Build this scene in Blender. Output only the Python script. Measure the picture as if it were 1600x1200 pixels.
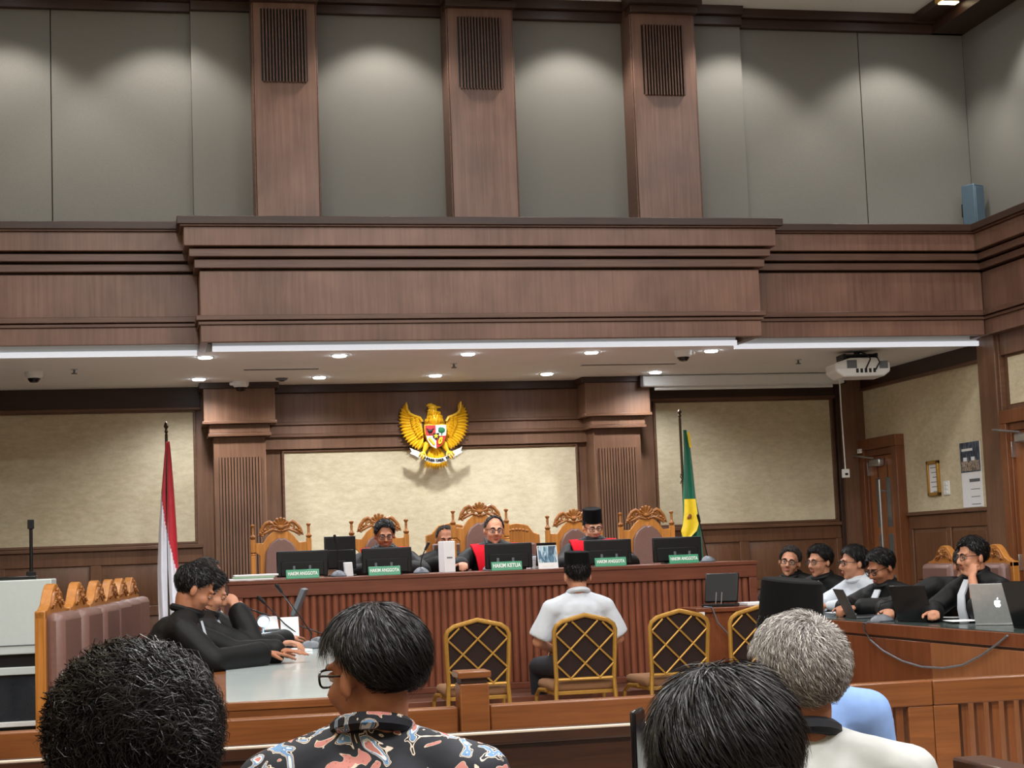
import bpy, bmesh, math, random
import numpy as np
from mathutils import Vector, Matrix
random.seed(7)
RNG = np.random.default_rng(11)
for o in list(bpy.data.objects):
    bpy.data.objects.remove(o)
S = bpy.context.scene
COL = S.collection
PI = math.pi
def R(d): return math.radians(d)

# ------------------------------------------------------------------ camera
F, PITCH, YAW, ROLL = 2700.0, 0.0985, 0.2132, -0.03786
EYE = Vector((0, 0, 1.3))
_fw = Vector((math.sin(YAW)*math.cos(PITCH), math.cos(YAW)*math.cos(PITCH), math.sin(PITCH)))
_rt = Vector((math.cos(YAW), -math.sin(YAW), 0))
_up = _rt.cross(_fw)
_rt, _up = math.cos(ROLL)*_rt + math.sin(ROLL)*_up, -math.sin(ROLL)*_rt + math.cos(ROLL)*_up
cam_d = bpy.data.cameras.new('camera'); cam = bpy.data.objects.new('camera', cam_d); COL.objects.link(cam)
m = Matrix((( _rt.x, _up.x, -_fw.x, EYE.x), (_rt.y, _up.y, -_fw.y, EYE.y), (_rt.z, _up.z, -_fw.z, EYE.z), (0, 0, 0, 1)))
cam.matrix_world = m
cam_d.sensor_width = 36; cam_d.lens = F/1600*36; cam_d.clip_start = .05; cam_d.clip_end = 100
S.camera = cam
def at(px, py, Y):
    d = _fw + _rt*((px-800)/F) - _up*((py-600)/F)
    return EYE + d*(Y/d.y)
def atx(px, py, X):
    d = _fw + _rt*((px-800)/F) - _up*((py-600)/F)
    return EYE + d*(X/d.x)
def X_(px, py, Y): return at(px, py, Y).x

# ------------------------------------------------------------------ world, exposure
S.view_settings.view_transform = 'Standard'; S.view_settings.look = 'None'
S.view_settings.gamma = 1; S.view_settings.use_curve_mapping = False
S.view_settings.exposure = 0.3
W = bpy.data.worlds.new('world'); S.world = W; W.use_nodes = True
W.node_tree.nodes['Background'].inputs[0].default_value = (.8, .85, .9, 1)
W.node_tree.nodes['Background'].inputs[1].default_value = .02

# ------------------------------------------------------------------ lights (soffit and wall-wash lamps; unseen fill panels added over the hall)
ZC, ZS = 5.45, 2.82         # hall ceiling, soffit over the judges
HALL_W, SOFFIT_W, WASH_W = 64.0, 50.0, 60.0
def lamp(name, kind, loc, power, target=None, color=(1, .97, .93), **kw):
    d = bpy.data.lights.new(name, kind); d.energy = power; d.color = color
    for k, v in kw.items(): setattr(d, k, v)
    o = bpy.data.objects.new(name, d); COL.objects.link(o); o.location = loc
    t = Vector(target) if target else Vector((loc[0], loc[1], loc[2]-1))
    o.rotation_euler = (t-Vector(loc)).to_track_quat('-Z', 'Y').to_euler()
    return o
HALL = [(x, y) for y in (0.6, 3.4, 6.2, 9.0) for x in (-.2, 2.45, 5.1)]
for x, y in HALL:
    lamp('hall_fill_light', 'AREA', (x, y, ZC-.05), HALL_W*(1.9 if y < 2 else 1.6 if y < 5 else .95 if y < 8 else .7), shape='SQUARE', size=.58, color=(1, .99, .98))  # unseen hall panels, boosted towards the rear to brighten the alcove
DOWN = [(x, y) for y in (12.7, 14.2) for x in (.47, 1.45, 2.42, 3.38, 4.34)]
for x, y in DOWN:
    lamp('downlight_beam', 'SPOT', (x, y, ZS-.03), SOFFIT_W, spot_size=R(150), spot_blend=.7, shadow_soft_size=.045, color=(.97, .98, 1))
WASH = [-.9, .2, 1.76, 3.2, 4.5, 5.8]
for x in WASH:
    lamp('wall_wash_beam', 'SPOT', (x, 11.92, ZC-.06), WASH_W, target=(x, 12.1, ZC-1.2), spot_size=R(100), spot_blend=.5, shadow_soft_size=.05, color=(1, .97, .9))
lamp('wall_wash_beam', 'SPOT', (5.97, 11.2, ZC-.06), WASH_W, target=(6.15, 11.2, ZC-1.2), spot_size=R(100), spot_blend=.5, shadow_soft_size=.05, color=(1, .97, .9))

# ------------------------------------------------------------------ mesh helpers
class MB:
    def __init__(s): s.v = []; s.f = []; s.m = []; s.mi = 0
    def add(s, vs, fs, M=None):
        n = len(s.v)
        if M is not None: vs = [M @ Vector(p) for p in vs]
        s.v.extend([tuple(p) for p in vs]); s.f.extend([tuple(i+n for i in f) for f in fs]); s.m.extend([s.mi]*len(fs)); return s
    def box(s, x0, x1, y0, y1, z0, z1, M=None):
        if x0 > x1: x0, x1 = x1, x0
        if y0 > y1: y0, y1 = y1, y0
        if z0 > z1: z0, z1 = z1, z0
        vs = [(x0,y0,z0),(x1,y0,z0),(x1,y1,z0),(x0,y1,z0),(x0,y0,z1),(x1,y0,z1),(x1,y1,z1),(x0,y1,z1)]
        return s.add(vs, [(0,3,2,1),(4,5,6,7),(0,1,5,4),(1,2,6,5),(2,3,7,6),(3,0,4,7)], M)
    def cyl(s, p0, p1, r0, r1=None, n=12, M=None):
        r1 = r0 if r1 is None else r1
        p0, p1 = Vector(p0), Vector(p1); d = (p1-p0).normalized()
        a = d.orthogonal().normalized(); b = d.cross(a)
        vs = []
        for p, r in ((p0, r0), (p1, r1)):
            for i in range(n):
                t = 2*PI*i/n; vs.append(p + a*(r*math.cos(t)) + b*(r*math.sin(t)))
        fs = [(i, (i+1) % n, n+(i+1) % n, n+i) for i in range(n)] + [tuple(range(n))[::-1], tuple(range(n, 2*n))]
        return s.add(vs, fs, M)
    def tube(s, pts, r, n=8, M=None, closed=False):
        pts = [Vector(p) for p in pts]; k = len(pts)
        rs = r if isinstance(r, (list, tuple)) else [r]*k
        vs = []; a = None
        for i, p in enumerate(pts):
            if closed: d = pts[(i+1) % k]-pts[i-1]
            else: d = pts[min(i+1, k-1)]-pts[max(i-1, 0)]
            d.normalize()
            a = (d.orthogonal() if a is None else a - d*a.dot(d)).normalized(); b = d.cross(a)
            for j in range(n):
                t = 2*PI*j/n; vs.append(p + a*(rs[i]*math.cos(t)) + b*(rs[i]*math.sin(t)))
        fs = []
        for i in range(k if closed else k-1):
            i2 = (i+1) % k
            for j in range(n): fs.append((i*n+j, i*n+(j+1) % n, i2*n+(j+1) % n, i2*n+j))
        if not closed: fs += [tuple(range(n))[::-1], tuple(range((k-1)*n, k*n))]
        return s.add(vs, fs, M)
    def lathe(s, prof, n=16, M=None):      # prof: (r, z) bottom to top, about local z
        vs = []; fs = []; k = len(prof)
        for r, z in prof:
            for j in range(n):
                t = 2*PI*j/n; vs.append((max(r, 1e-4)*math.cos(t), max(r, 1e-4)*math.sin(t), z))
        for i in range(k-1):
            for j in range(n): fs.append((i*n+j, i*n+(j+1) % n, (i+1)*n+(j+1) % n, (i+1)*n+j))
        fs += [tuple(range(n))[::-1], tuple(range((k-1)*n, k*n))]
        return s.add(vs, fs, M)
    def prism(s, poly, y0, y1, M=None):    # poly: (x, z), counter-clockwise seen from -y
        n = len(poly)
        vs = [(x, y0, z) for x, z in poly] + [(x, y1, z) for x, z in poly]
        fs = [tuple(range(n)), tuple(range(n, 2*n))[::-1]] + [(i, n+i, n+(i+1) % n, (i+1) % n) for i in range(n)]
        return s.add(vs, fs, M)
    def ell(s, c, r, M=None, Rm=None, sub=2):
        vs, fs = ICO[sub]
        r = (r, r, r) if not isinstance(r, (tuple, list)) else r
        out = []
        for p in vs:
            q = Vector((p[0]*r[0], p[1]*r[1], p[2]*r[2]))
            if Rm is not None: q = Rm @ q
            out.append(q + Vector(c))
        return s.add(out, fs, M)
    def cap(s, p0, p1, r0, r1=None, M=None, n=12):
        r1 = r0 if r1 is None else r1
        s.cyl(p0, p1, r0, r1, n, M); s.ell(p0, r0, M); s.ell(p1, r1, M); return s
    def mesh(s, name, mat, sharp=35):
        me = bpy.data.meshes.new(name); me.from_pydata(s.v, [], s.f)
        mats = mat if isinstance(mat, (list, tuple)) else [mat]
        for q in mats: me.materials.append(q)
        if len(mats) > 1: me.polygons.foreach_set('material_index', s.m)
        fix(me, sharp); return me
    def build(s, name, mat, parent=None, bevel=0, sharp=35, loc=None):
        return link(name, s.mesh(name, mat, sharp), parent, bevel, loc)
def fix(me, sharp=35):
    bm = bmesh.new(); bm.from_mesh(me); bmesh.ops.recalc_face_normals(bm, faces=bm.faces); bm.to_mesh(me); bm.free()
    me.polygons.foreach_set('use_smooth', [True]*len(me.polygons))
    me.set_sharp_from_angle(angle=R(sharp)); me.update()
def link(name, me, parent=None, bevel=0, loc=None):
    o = bpy.data.objects.new(name, me); COL.objects.link(o)
    if parent: o.parent = parent
    if loc is not None: o.location = loc
    if bevel:
        b = o.modifiers.new('bevel', 'BEVEL'); b.width = bevel; b.segments = 2; b.limit_method = 'ANGLE'; b.angle_limit = R(40)
    return o
ICO = {}
for _s in (1, 2, 3):
    _b = bmesh.new(); bmesh.ops.create_icosphere(_b, subdivisions=_s, radius=1)
    _b.verts.ensure_lookup_table()
    ICO[_s] = ([tuple(v.co) for v in _b.verts], [tuple(v.index for v in f.verts) for f in _b.faces]); _b.free()
def tag(o, label, cat=None, group=None, kind=None):
    if label: o['label'] = label
    if cat: o['category'] = cat
    if group: o['group'] = group
    if kind: o['kind'] = kind
    return o
def thing(name, label, cat, loc=(0, 0, 0), rz=0, group=None, kind=None):
    o = bpy.data.objects.new(name, None); COL.objects.link(o); o.empty_display_size = .1
    o.location = loc; o.rotation_euler = (0, 0, rz)
    return tag(o, label, cat, group, kind)
def struct(name, label=None, loc=(0, 0, 0)):
    o = bpy.data.objects.new(name, None); COL.objects.link(o); o.location = loc
    return tag(o, label, None, None, 'structure')
def dup(root, loc, rz=None, label=None, scale=None):
    def cp(o, par):
        c = o.copy(); COL.objects.link(c); c.parent = par
        for ch in list(o.children): cp(ch, c)
        return c
    c = cp(root, None); c.location = loc
    if rz is not None: c.rotation_euler = (0, 0, rz)
    if label: c['label'] = label
    if scale: c.scale = scale
    return c
def bx(name, mat, x0, x1, y0, y1, z0, z1, parent=None, bevel=.004):
    return MB().box(x0, x1, y0, y1, z0, z1).build(name, mat, parent, bevel)
def TR(x=0, y=0, z=0): return Matrix.Translation((x, y, z))
def RX(d): return Matrix.Rotation(R(d), 4, 'X')
def RY(d): return Matrix.Rotation(R(d), 4, 'Y')
def RZ(d): return Matrix.Rotation(R(d), 4, 'Z')
_FONT = {}
def text_mesh(txt, size, depth=.001):
    cu = bpy.data.curves.new('t', 'FONT'); cu.body = txt; cu.size = size; cu.extrude = depth; cu.align_x = 'CENTER'; cu.align_y = 'CENTER'; cu.resolution_u = 3; cu.offset = size*.022
    o = bpy.data.objects.new('t', cu); COL.objects.link(o)
    me = bpy.data.meshes.new_from_object(o.evaluated_get(bpy.context.evaluated_depsgraph_get()))
    bpy.data.objects.remove(o); return me
def text_part(name, txt, size, mat, parent, M, sx=1.0):
    me = text_mesh(txt, size); me.transform(M @ Matrix.Diagonal((sx, 1, 1, 1))); me.materials.clear(); me.materials.append(mat)
    return link(name, me, parent)

# ------------------------------------------------------------------ materials
def lin(c): return tuple(((v/255)/12.92 if v/255 <= .04045 else ((v/255+.055)/1.055)**2.4) for v in c)+(1,)
def mat_new(name):
    mt = bpy.data.materials.new(name); mt.use_nodes = True
    return mt, mt.node_tree, mt.node_tree.nodes['Principled BSDF']
def plain(name, c, rough=.5, metal=0, spec=.5, var=.06, scale=40, bump=0, emit=None, es=0, alpha=1, coat=0, sheen=0):
    mt, nt, p = mat_new(name); L = nt.links
    tc = nt.nodes.new('ShaderNodeTexCoord'); nz = nt.nodes.new('ShaderNodeTexNoise'); nz.inputs['Scale'].default_value = scale; nz.inputs['Detail'].default_value = 4
    L.new(tc.outputs['Object'], nz.inputs['Vector'])
    rp = nt.nodes.new('ShaderNodeValToRGB'); a = lin(c)
    rp.color_ramp.elements[0].position = .3; rp.color_ramp.elements[1].position = .7
    rp.color_ramp.elements[0].color = tuple(v*(1-var) for v in a[:3])+(1,); rp.color_ramp.elements[1].color = tuple(min(1, v*(1+var)) for v in a[:3])+(1,)
    L.new(nz.outputs['Fac'], rp.inputs[0]); L.new(rp.outputs[0], p.inputs['Base Color'])
    p.inputs['Roughness'].default_value = rough; p.inputs['Metallic'].default_value = metal; p.inputs['Specular IOR Level'].default_value = spec
    if coat: p.inputs['Coat Weight'].default_value = coat
    if sheen: p.inputs['Sheen Weight'].default_value = sheen
    if bump:
        b = nt.nodes.new('ShaderNodeBump'); b.inputs['Strength'].default_value = bump; b.inputs['Distance'].default_value = .004
        L.new(nz.outputs['Fac'], b.inputs['Height']); L.new(b.outputs[0], p.inputs['Normal'])
    if emit: p.inputs['Emission Color'].default_value = lin(emit); p.inputs['Emission Strength'].default_value = es
    if alpha < 1: p.inputs['Alpha'].default_value = alpha
    return mt
def wood(name, c1, c2, axis='X', rough=.42, s=1.0, blotch=.35, rand=.12, spec=.4):
    mt, nt, p = mat_new(name); L = nt.links; N = nt.nodes.new
    tc = N('ShaderNodeTexCoord'); mp = N('ShaderNodeMapping'); L.new(tc.outputs['Object'], mp.inputs[0])
    k = {'X': (1.2, 26, 26), 'Y': (26, 1.2, 26), 'Z': (26, 26, 1.2)}[axis]
    mp.inputs['Scale'].default_value = tuple(v*s for v in k)
    oi = N('ShaderNodeObjectInfo')
    mr = N('ShaderNodeVectorMath'); mr.operation = 'ADD'; L.new(mp.outputs[0], mr.inputs[0])
    ml = N('ShaderNodeMath'); ml.operation = 'MULTIPLY'; ml.inputs[1].default_value = 37; L.new(oi.outputs['Random'], ml.inputs[0]); L.new(ml.outputs[0], mr.inputs[1])
    nz = N('ShaderNodeTexNoise'); nz.inputs['Scale'].default_value = 2.2; nz.inputs['Detail'].default_value = 6; nz.inputs['Roughness'].default_value = .65; nz.inputs['Distortion'].default_value = .6
    L.new(mr.outputs[0], nz.inputs['Vector'])
    n2 = N('ShaderNodeTexNoise'); n2.inputs['Scale'].default_value = 2.5; n2.inputs['Detail'].default_value = 3; L.new(tc.outputs['Object'], n2.inputs['Vector'])
    mx = N('ShaderNodeMath'); mx.operation = 'MULTIPLY_ADD'; L.new(n2.outputs['Fac'], mx.inputs[0]); mx.inputs[1].default_value = blotch
    m2 = N('ShaderNodeMath'); m2.operation = 'MULTIPLY'; m2.inputs[1].default_value = 1-blotch; L.new(nz.outputs['Fac'], m2.inputs[0]); L.new(m2.outputs[0], mx.inputs[2])
    rp = N('ShaderNodeValToRGB'); rp.color_ramp.elements[0].position = .36; rp.color_ramp.elements[1].position = .64
    rp.color_ramp.elements[0].color = lin(c1); rp.color_ramp.elements[1].color = lin(c2); L.new(mx.outputs[0], rp.inputs[0])
    hs = N('ShaderNodeHueSaturation'); L.new(rp.outputs[0], hs.inputs['Color'])
    ma = N('ShaderNodeMapRange'); ma.inputs['To Min'].default_value = 1-rand; ma.inputs['To Max'].default_value = 1+rand; L.new(oi.outputs['Random'], ma.inputs['Value']); L.new(ma.outputs[0], hs.inputs['Value'])
    L.new(hs.outputs[0], p.inputs['Base Color']); p.inputs['Roughness'].default_value = rough; p.inputs['Specular IOR Level'].default_value = spec
    b = N('ShaderNodeBump'); b.inputs['Strength'].default_value = .12; b.inputs['Distance'].default_value = .002; L.new(nz.outputs['Fac'], b.inputs['Height']); L.new(b.outputs[0], p.inputs['Normal'])
    return mt
def paper_wall(name, c1, c2, sx=30, sz=60):
    mt, nt, p = mat_new(name); L = nt.links; N = nt.nodes.new
    tc = N('ShaderNodeTexCoord')
    a = N('ShaderNodeMapping'); a.inputs['Scale'].default_value = (9, 9, 20); L.new(tc.outputs['Object'], a.inputs[0])
    n1 = N('ShaderNodeTexNoise'); n1.inputs['Scale'].default_value = 1.3; n1.inputs['Detail'].default_value = 8; n1.inputs['Roughness'].default_value = .75; L.new(a.outputs[0], n1.inputs['Vector'])
    n2 = N('ShaderNodeTexNoise'); n2.inputs['Scale'].default_value = 1.7; n2.inputs['Detail'].default_value = 2; L.new(tc.outputs['Object'], n2.inputs['Vector'])
    av = N('ShaderNodeMath'); av.operation = 'MULTIPLY_ADD'; av.inputs[1].default_value = .4; L.new(n2.outputs['Fac'], av.inputs[0])
    m2 = N('ShaderNodeMath'); m2.operation = 'MULTIPLY'; m2.inputs[1].default_value = .6; L.new(n1.outputs['Fac'], m2.inputs[0]); L.new(m2.outputs[0], av.inputs[2])
    rp = N('ShaderNodeValToRGB'); rp.color_ramp.elements[0].position = .38; rp.color_ramp.elements[1].position = .6
    rp.color_ramp.elements[0].color = lin(c1); rp.color_ramp.elements[1].color = lin(c2); L.new(av.outputs[0], rp.inputs[0]); L.new(rp.outputs[0], p.inputs['Base Color'])
    p.inputs['Roughness'].default_value = .8; p.inputs['Specular IOR Level'].default_value = .25
    b = N('ShaderNodeBump'); b.inputs['Strength'].default_value = .15; b.inputs['Distance'].default_value = .002; L.new(n1.outputs['Fac'], b.inputs['Height']); L.new(b.outputs[0], p.inputs['Normal'])
    return mt
M = {}
M['gal'] = wood('gallery_veneer', (88, 62, 51), (118, 88, 74), 'Z', .38, .6, .5, .06)
M['galx'] = wood('gallery_moulding', (76, 52, 42), (102, 74, 61), 'X', .38, .8, .3, .06)
M['wall'] = wood('wall_veneer', (94, 66, 49), (124, 91, 70), 'Z', .42, .7, .45, .05)
M['wallx'] = wood('wall_moulding', (84, 57, 41), (112, 80, 59), 'X', .4, .8, .3, .05)
M['dark'] = wood('dark_and_shaded_veneer', (44, 28, 21), (60, 39, 29), 'X', .45, .8, .3, .04)  # dark wood; stands for shade on the back header and gallery underside
M['wains'] = wood('wainscot_veneer', (84, 55, 36), (112, 76, 52), 'Z', .42, .7, .4, .06)
M['bench'] = wood('bench_wood', (104, 56, 38), (142, 82, 58), 'Z', .4, .8, .35, .1)
M['benchx'] = wood('bench_rail_wood', (94, 50, 36), (120, 69, 50), 'X', .35, .8, .35, .04)
M['rail'] = wood('barrier_wood', (96, 55, 26), (128, 77, 40), 'X', .3, .7, .3, .05)
M['railz'] = wood('barrier_slat_wood', (88, 48, 22), (116, 66, 34), 'Z', .32, .7, .3, .08)
M['pew'] = wood('pew_wood', (48, 28, 20), (70, 42, 28), 'X', .28, .7, .3, .04)
M['desk'] = wood('desk_wood', (96, 50, 28), (124, 70, 42), 'Z', .32, .6, .4, .06)
M['desk2'] = wood('desk_light_panel', (126, 78, 48), (150, 98, 64), 'Z', .35, .5, .4, .05)
M['oak'] = wood('teak_chair_wood', (148, 92, 36), (186, 124, 58), 'Z', .32, .9, .3, .08)
M['oakd'] = wood('carved_teak_wood', (120, 72, 30), (160, 102, 48), 'X', .35, .9, .3, .06)
M['door'] = wood('door_wood', (132, 80, 46), (160, 102, 64), 'Z', .35, .7, .35, .05)
M['doorf'] = wood('door_frame_wood', (98, 56, 32), (124, 76, 46), 'Z', .35, .7, .3, .05)
M['cream'] = paper_wall('cream_wallpaper', (186, 174, 144), (212, 202, 174))
M['fabric'] = plain('grey_acoustic_fabric', (110, 108, 103), .95, spec=.1, var=.05, scale=160, bump=.15)
M['white'] = plain('white_paint', (226, 228, 226), .5, var=.02)
M['soffit'] = plain('soffit_paint', (236, 238, 236), .75, spec=.2, var=.02, scale=3)
M['ceil'] = plain('ceiling_paint', (214, 214, 210), .8, var=.02, scale=3)
M['floor'] = plain('beige_floor_tile', (170, 158, 144), .3, var=.08, scale=6)
M['plat'] = wood('platform_floor_wood', (74, 46, 36), (104, 70, 54), 'X', .3, .5, .3, .04)
M['black'] = plain('black_plastic', (9, 10, 12), .45, spec=.35, var=.1)
M['blackg'] = plain('glossy_black_plastic', (12, 14, 18), .22, var=.1)
M['gold'] = plain('gold_frame_metal', (172, 130, 58), .38, metal=.45, var=.06)
M['steel'] = plain('brushed_steel', (190, 192, 196), .28, metal=.9, var=.03)
M['glass'] = plain('door_glass', (92, 96, 96), .12, var=.1, spec=.7)
M['lampw'] = plain('lamp_diffuser', (255, 255, 255), .5, emit=(240, 248, 255), es=30)
M['grey'] = plain('grey_plastic', (92, 98, 106), .45)
M['paper'] = plain('white_paper', (232, 234, 238), .7, var=.02)
# ================================================================== THE ROOM
XL, XR = -1.6, 6.5           # side walls
YB, YG = 14.9, 11.85         # back wall of the alcove, front of the gallery
YC, YN, YO = 12.15, 12.4, 12.46   # upper columns, upper centre wall, upper outer wall
fl = tag(bx('floor', M['floor'], XL-.1, XR+.1, -4, YB+.1, -.12, 0, bevel=0), 'beige tiled courtroom floor', None, None, 'structure')
cl = tag(bx('ceiling', M['ceil'], XL-.1, XR+.1, -4, 12.7, ZC, ZC+.1, bevel=0), 'white upper ceiling over the hall', None, None, 'structure')
pf = struct('floor_platform', 'low wooden platform under the judges bench')
bx('platform_top', M['plat'], .2, 4.4, 11.3, YB-.02, .0, .365, pf)
bx('nosing', M['benchx'], .2, 4.4, 11.28, 11.3, .325, .37, pf)
wb = struct('wall_rear', 'plain wall behind the audience'); bx('wall_panel', M['cream'], XL, XR, -4.1, -4, 0, ZC, wb)
wl = struct('wall_left', 'plain wall on the left side of the hall')
bx('wall_panel', M['cream'], XL-.1, XL, -4, YB, 1.5, ZC, wl); bx('wainscot', M['wains'], XL-.1, XL+.02, -4, YB, 0, 1.5, wl)

# ---- lower back wall of the alcove
wk = struct('wall_back', 'wood panelled back wall with cream wallpaper behind the judges')
bx('wall_base', M['wall'], XL, XR, YB, YB+.15, 0, ZS+.1, wk, 0)
def cream(x0, x1, z0, z1):
    bx('wallpaper_panel', M['cream'], x0, x1, YB-.012, YB, z0, z1, wk, 0)
    b = MB(); t = .022
    b.box(x0-t, x1+t, YB-.03, YB, z1, z1+t).box(x0-t, x1+t, YB-.03, YB, z0-t, z0).box(x0-t, x0, YB-.03, YB, z0, z1).box(x1, x1+t, YB-.03, YB, z0, z1)
    b.build('panel_frame', M['wallx'], wk, .004)
cream(XL+.15, .437, 1.515, 2.61); cream(1.2, 3.775, 1.3, 2.245); cream(4.53, 6.2, 1.515, 2.61)
for x0, x1 in ((XL, .5), (4.47, XR)):
    bx('header_board', M['dark'], x0, x1, YB-.04, YB, 2.635, ZS, wk)  # header coloured dark for the shadow it lies in
    bx('header_moulding', M['wallx'], x0, x1, YB-.055, YB, 2.625, 2.65, wk)
    bx('dado_cap', M['wallx'], x0, x1, YB-.05, YB, 1.46, 1.492, wk)
    bx('dado_rail', M['wains'], x0, x1, YB-.02, YB, 1.34, 1.46, wk)
    bx('skirting_board', M['wallx'], x0, x1, YB-.03, YB, 0, .2, wk)
def raised(x0, x1, z0, z1):          # a raised and fielded wainscot panel
    b = MB(); d = .06
    vs = [(x0, YB-.004, z0), (x1, YB-.004, z0), (x1, YB-.004, z1), (x0, YB-.004, z1), (x0+d, YB-.022, z0+d), (x1-d, YB-.022, z0+d), (x1-d, YB-.022, z1-d), (x0+d, YB-.022, z1-d),
          (x0, YB, z0), (x1, YB, z0), (x1, YB, z1), (x0, YB, z1)]
    b.add(vs, [(4,5,6,7),(0,1,5,4),(1,2,6,5),(2,3,7,6),(3,0,4,7),(8,9,1,0),(9,10,2,1),(10,11,3,2),(11,8,0,3),(11,10,9,8)])
    b.build('wainscot_panel', M['wains'], wk)
LP = [(-1.5, -1.28), (-1.2, -.43), (-.34, .1), (.17, .44)]; RP = [(4.56, 4.85), (4.93, 5.26), (5.36, 6.18)]
LP = [(-1.5, -1.2), (-1.12, -.43), (-.34, .42)]
for ps in (LP, RP):
    for i, (x0, x1) in enumerate(ps):
        raised(x0, x1, 1.0, 1.33); raised(x0, x1, .26, .9)
    edges = [ps[0][0]-.08] + [(ps[i][1]+ps[i+1][0])/2 for i in range(len(ps)-1)] + [ps[-1][1]+.06]
    for e in edges: bx('wainscot_stile', M['wains'], e-.045, e+.045, YB-.026, YB, .2, 1.34, wk)
    bx('wainscot_rail', M['wains'], ps[0][0], ps[-1][1], YB-.024, YB, .91, .99, wk)
# pilasters with a fluted grille
def pilaster(xa, xb, name, label):
    p = struct(name, label); c = (xa+xb)/2; w = (xb-xa)/2
    bx('capital_block', M['wall'], c-w, c+w, YB-.36, YB, 2.5, ZS, p)
    bx('capital_crown', M['dark'], c-w-.035, c+w+.035, YB-.39, YB, 2.77, ZS, p)
    bx('capital_moulding', M['wallx'], c-w-.012, c+w+.012, YB-.375, YB, 2.475, 2.502, p)
    bx('capital_band', M['wall'], c-w+.045, c+w-.045, YB-.33, YB, 2.4, 2.475, p)
    bx('capital_bead', M['wallx'], c-w+.035, c+w-.035, YB-.335, YB, 2.372, 2.4, p)
    s = w-.08
    bx('shaft', M['wall'], c-s, c+s, YB-.28, YB, .93, 2.372, p)
    bx('plinth', M['wall'], c-s-.04, c+s+.04, YB-.33, YB, .3, .9, p); bx('plinth_cap', M['oakd'], c-s-.055, c+s+.055, YB-.345, YB, .9, .93, p)
    bx('grille_backing', M['black'], c-s+.04, c+s-.04, YB-.283, YB-.2, 1.05, 2.2, p, 0)
    n = 14; b = MB()
    for i in range(n):
        x = c-s+.04+(2*s-.08)*(i+.5)/n
        b.box(x-.0085, x+.0085, YB-.3, YB-.28, 1.05, 2.2)
    tag(b.build('grille_slats', M['wall'], p), None, None, None, 'stuff')
PXL = (X_(318, 640, YB-.36), X_(430, 640, YB-.36)); PXR = (X_(915, 630, YB-.36), X_(1016, 630, YB-.36))
pilaster(PXL[0], PXL[1], 'trim_1', 'fluted wood pilaster left of the emblem, behind the red and white flag')
pilaster(PXR[0], PXR[1], 'trim_2', 'fluted wood pilaster right of the emblem, beside the green flag')
# fascia over the centre
fa = struct('trim_3', 'brown wood fascia with two mouldings behind the golden emblem')
x0, x1 = PXL[1]-.1, PXR[0]+.1
bx('fascia_board', M['wall'], x0, x1, YB-.05, YB, 2.27, ZS, fa)
bx('fascia_crown', M['dark'], x0, x1, YB-.12, YB, 2.75, ZS, fa)
bx('fascia_moulding', M['wallx'], x0, x1, YB-.085, YB, 2.475, 2.502, fa); bx('fascia_band', M['wall'], x0, x1, YB-.065, YB, 2.4, 2.475, fa); bx('fascia_bead', M['wallx'], x0, x1, YB-.08, YB, 2.372, 2.4, fa)

# ---- soffit
M['strip'] = plain('glowing_white_strip', (235, 238, 242), .4, emit=(235, 240, 250), es=.55, var=.01)  # white edge strip with a mild emission
so = struct('ceiling_soffit', 'pale grey soffit ceiling with downlights above the judges')
GX0, GX1 = .411, 4.446
bx('soffit_board', M['soffit'], XL, XR, 12.42, YB, ZS, ZS+.06, so, 0); bx('soffit_board', M['soffit'], GX0+.09, GX1-.08, 12.2, 12.42, ZS, ZS+.06, so, 0)
bx('white_strip', M['strip'], GX0+.09, GX1-.08, 12.17, 12.2, ZS-.026, ZS+.012, so, .002)
bx('white_strip', M['strip'], XL, GX0-.01, 12.39, 12.42, ZS-.026, ZS+.012, so, .002); bx('white_strip', M['strip'], GX1-.02, 6.47, 12.39, 12.42, ZS-.026, ZS+.012, so, .002)

# ---- gallery: stepped fascia
def gallery(root, mk, zs):
    cap0, cap1, b1, b2, b3, f, mo, bo = zs
    mk('gallery_cap', M['dark'], .15, cap1, cap0); mk('cap_moulding', M['galx'], .13, cap1-.012, cap1+.012)
    mk('upper_band', M['gal'], .105, b1, cap1-.012)
    mk('stepped_band', M['galx'], .07, b2, b1-.014); mk('stepped_band', M['galx'], .035, b3, b2-.014)
    mk('main_panel', M['gal'], 0, f, b3-.014)
    mk('lower_moulding', M['galx'], .03, mo+.03, f); mk('lower_bead', M['galx'], .015, mo, mo+.024); mk('bottom_band', M['gal'], 0, bo, mo, True)
    mk('backing', M['dark'], -.05, mo-.04, cap0-.02)
ga = struct('trim_4', 'stepped brown wood gallery front above the judges')
Zc = (3.665, 3.61, 3.468, 3.399, 3.325, 3.001, 2.937, 2.819)
gallery(ga, lambda n, mt, pr, z0, z1, th=False: bx(n, mt, GX0-pr, GX1+pr, YG-pr, YG+.05 if th else 12.42, z0, z1, ga), Zc)
bx('underside_board', M['dark'], GX0, GX1, YG+.05, 12.2, 2.885, 2.897, ga, 0)  # coloured dark for the shade under the gallery
for x0, x1 in ((GX0, GX0+.05), (GX1-.05, GX1)): bx('side_band', M['gal'], x0, x1, YG+.05, 12.4, 2.82, 2.937, ga, 0)
YF = 12.15; Zf = (3.684, 3.63, 3.486, 3.418, 3.351, 3.036, 2.966, 2.846)
gl = struct('trim_5', 'stepped brown wood fascia left of the gallery'); gr = struct('trim_6', 'stepped brown wood fascia right of the gallery'); gs = struct('trim_7', 'stepped wood fascia on the right wall')
gallery(gl, lambda n, mt, pr, z0, z1, th=False: bx(n, mt, XL, GX0-.002, YF-pr, YF+.05 if th else 12.46, z0, z1, gl), Zf)
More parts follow.
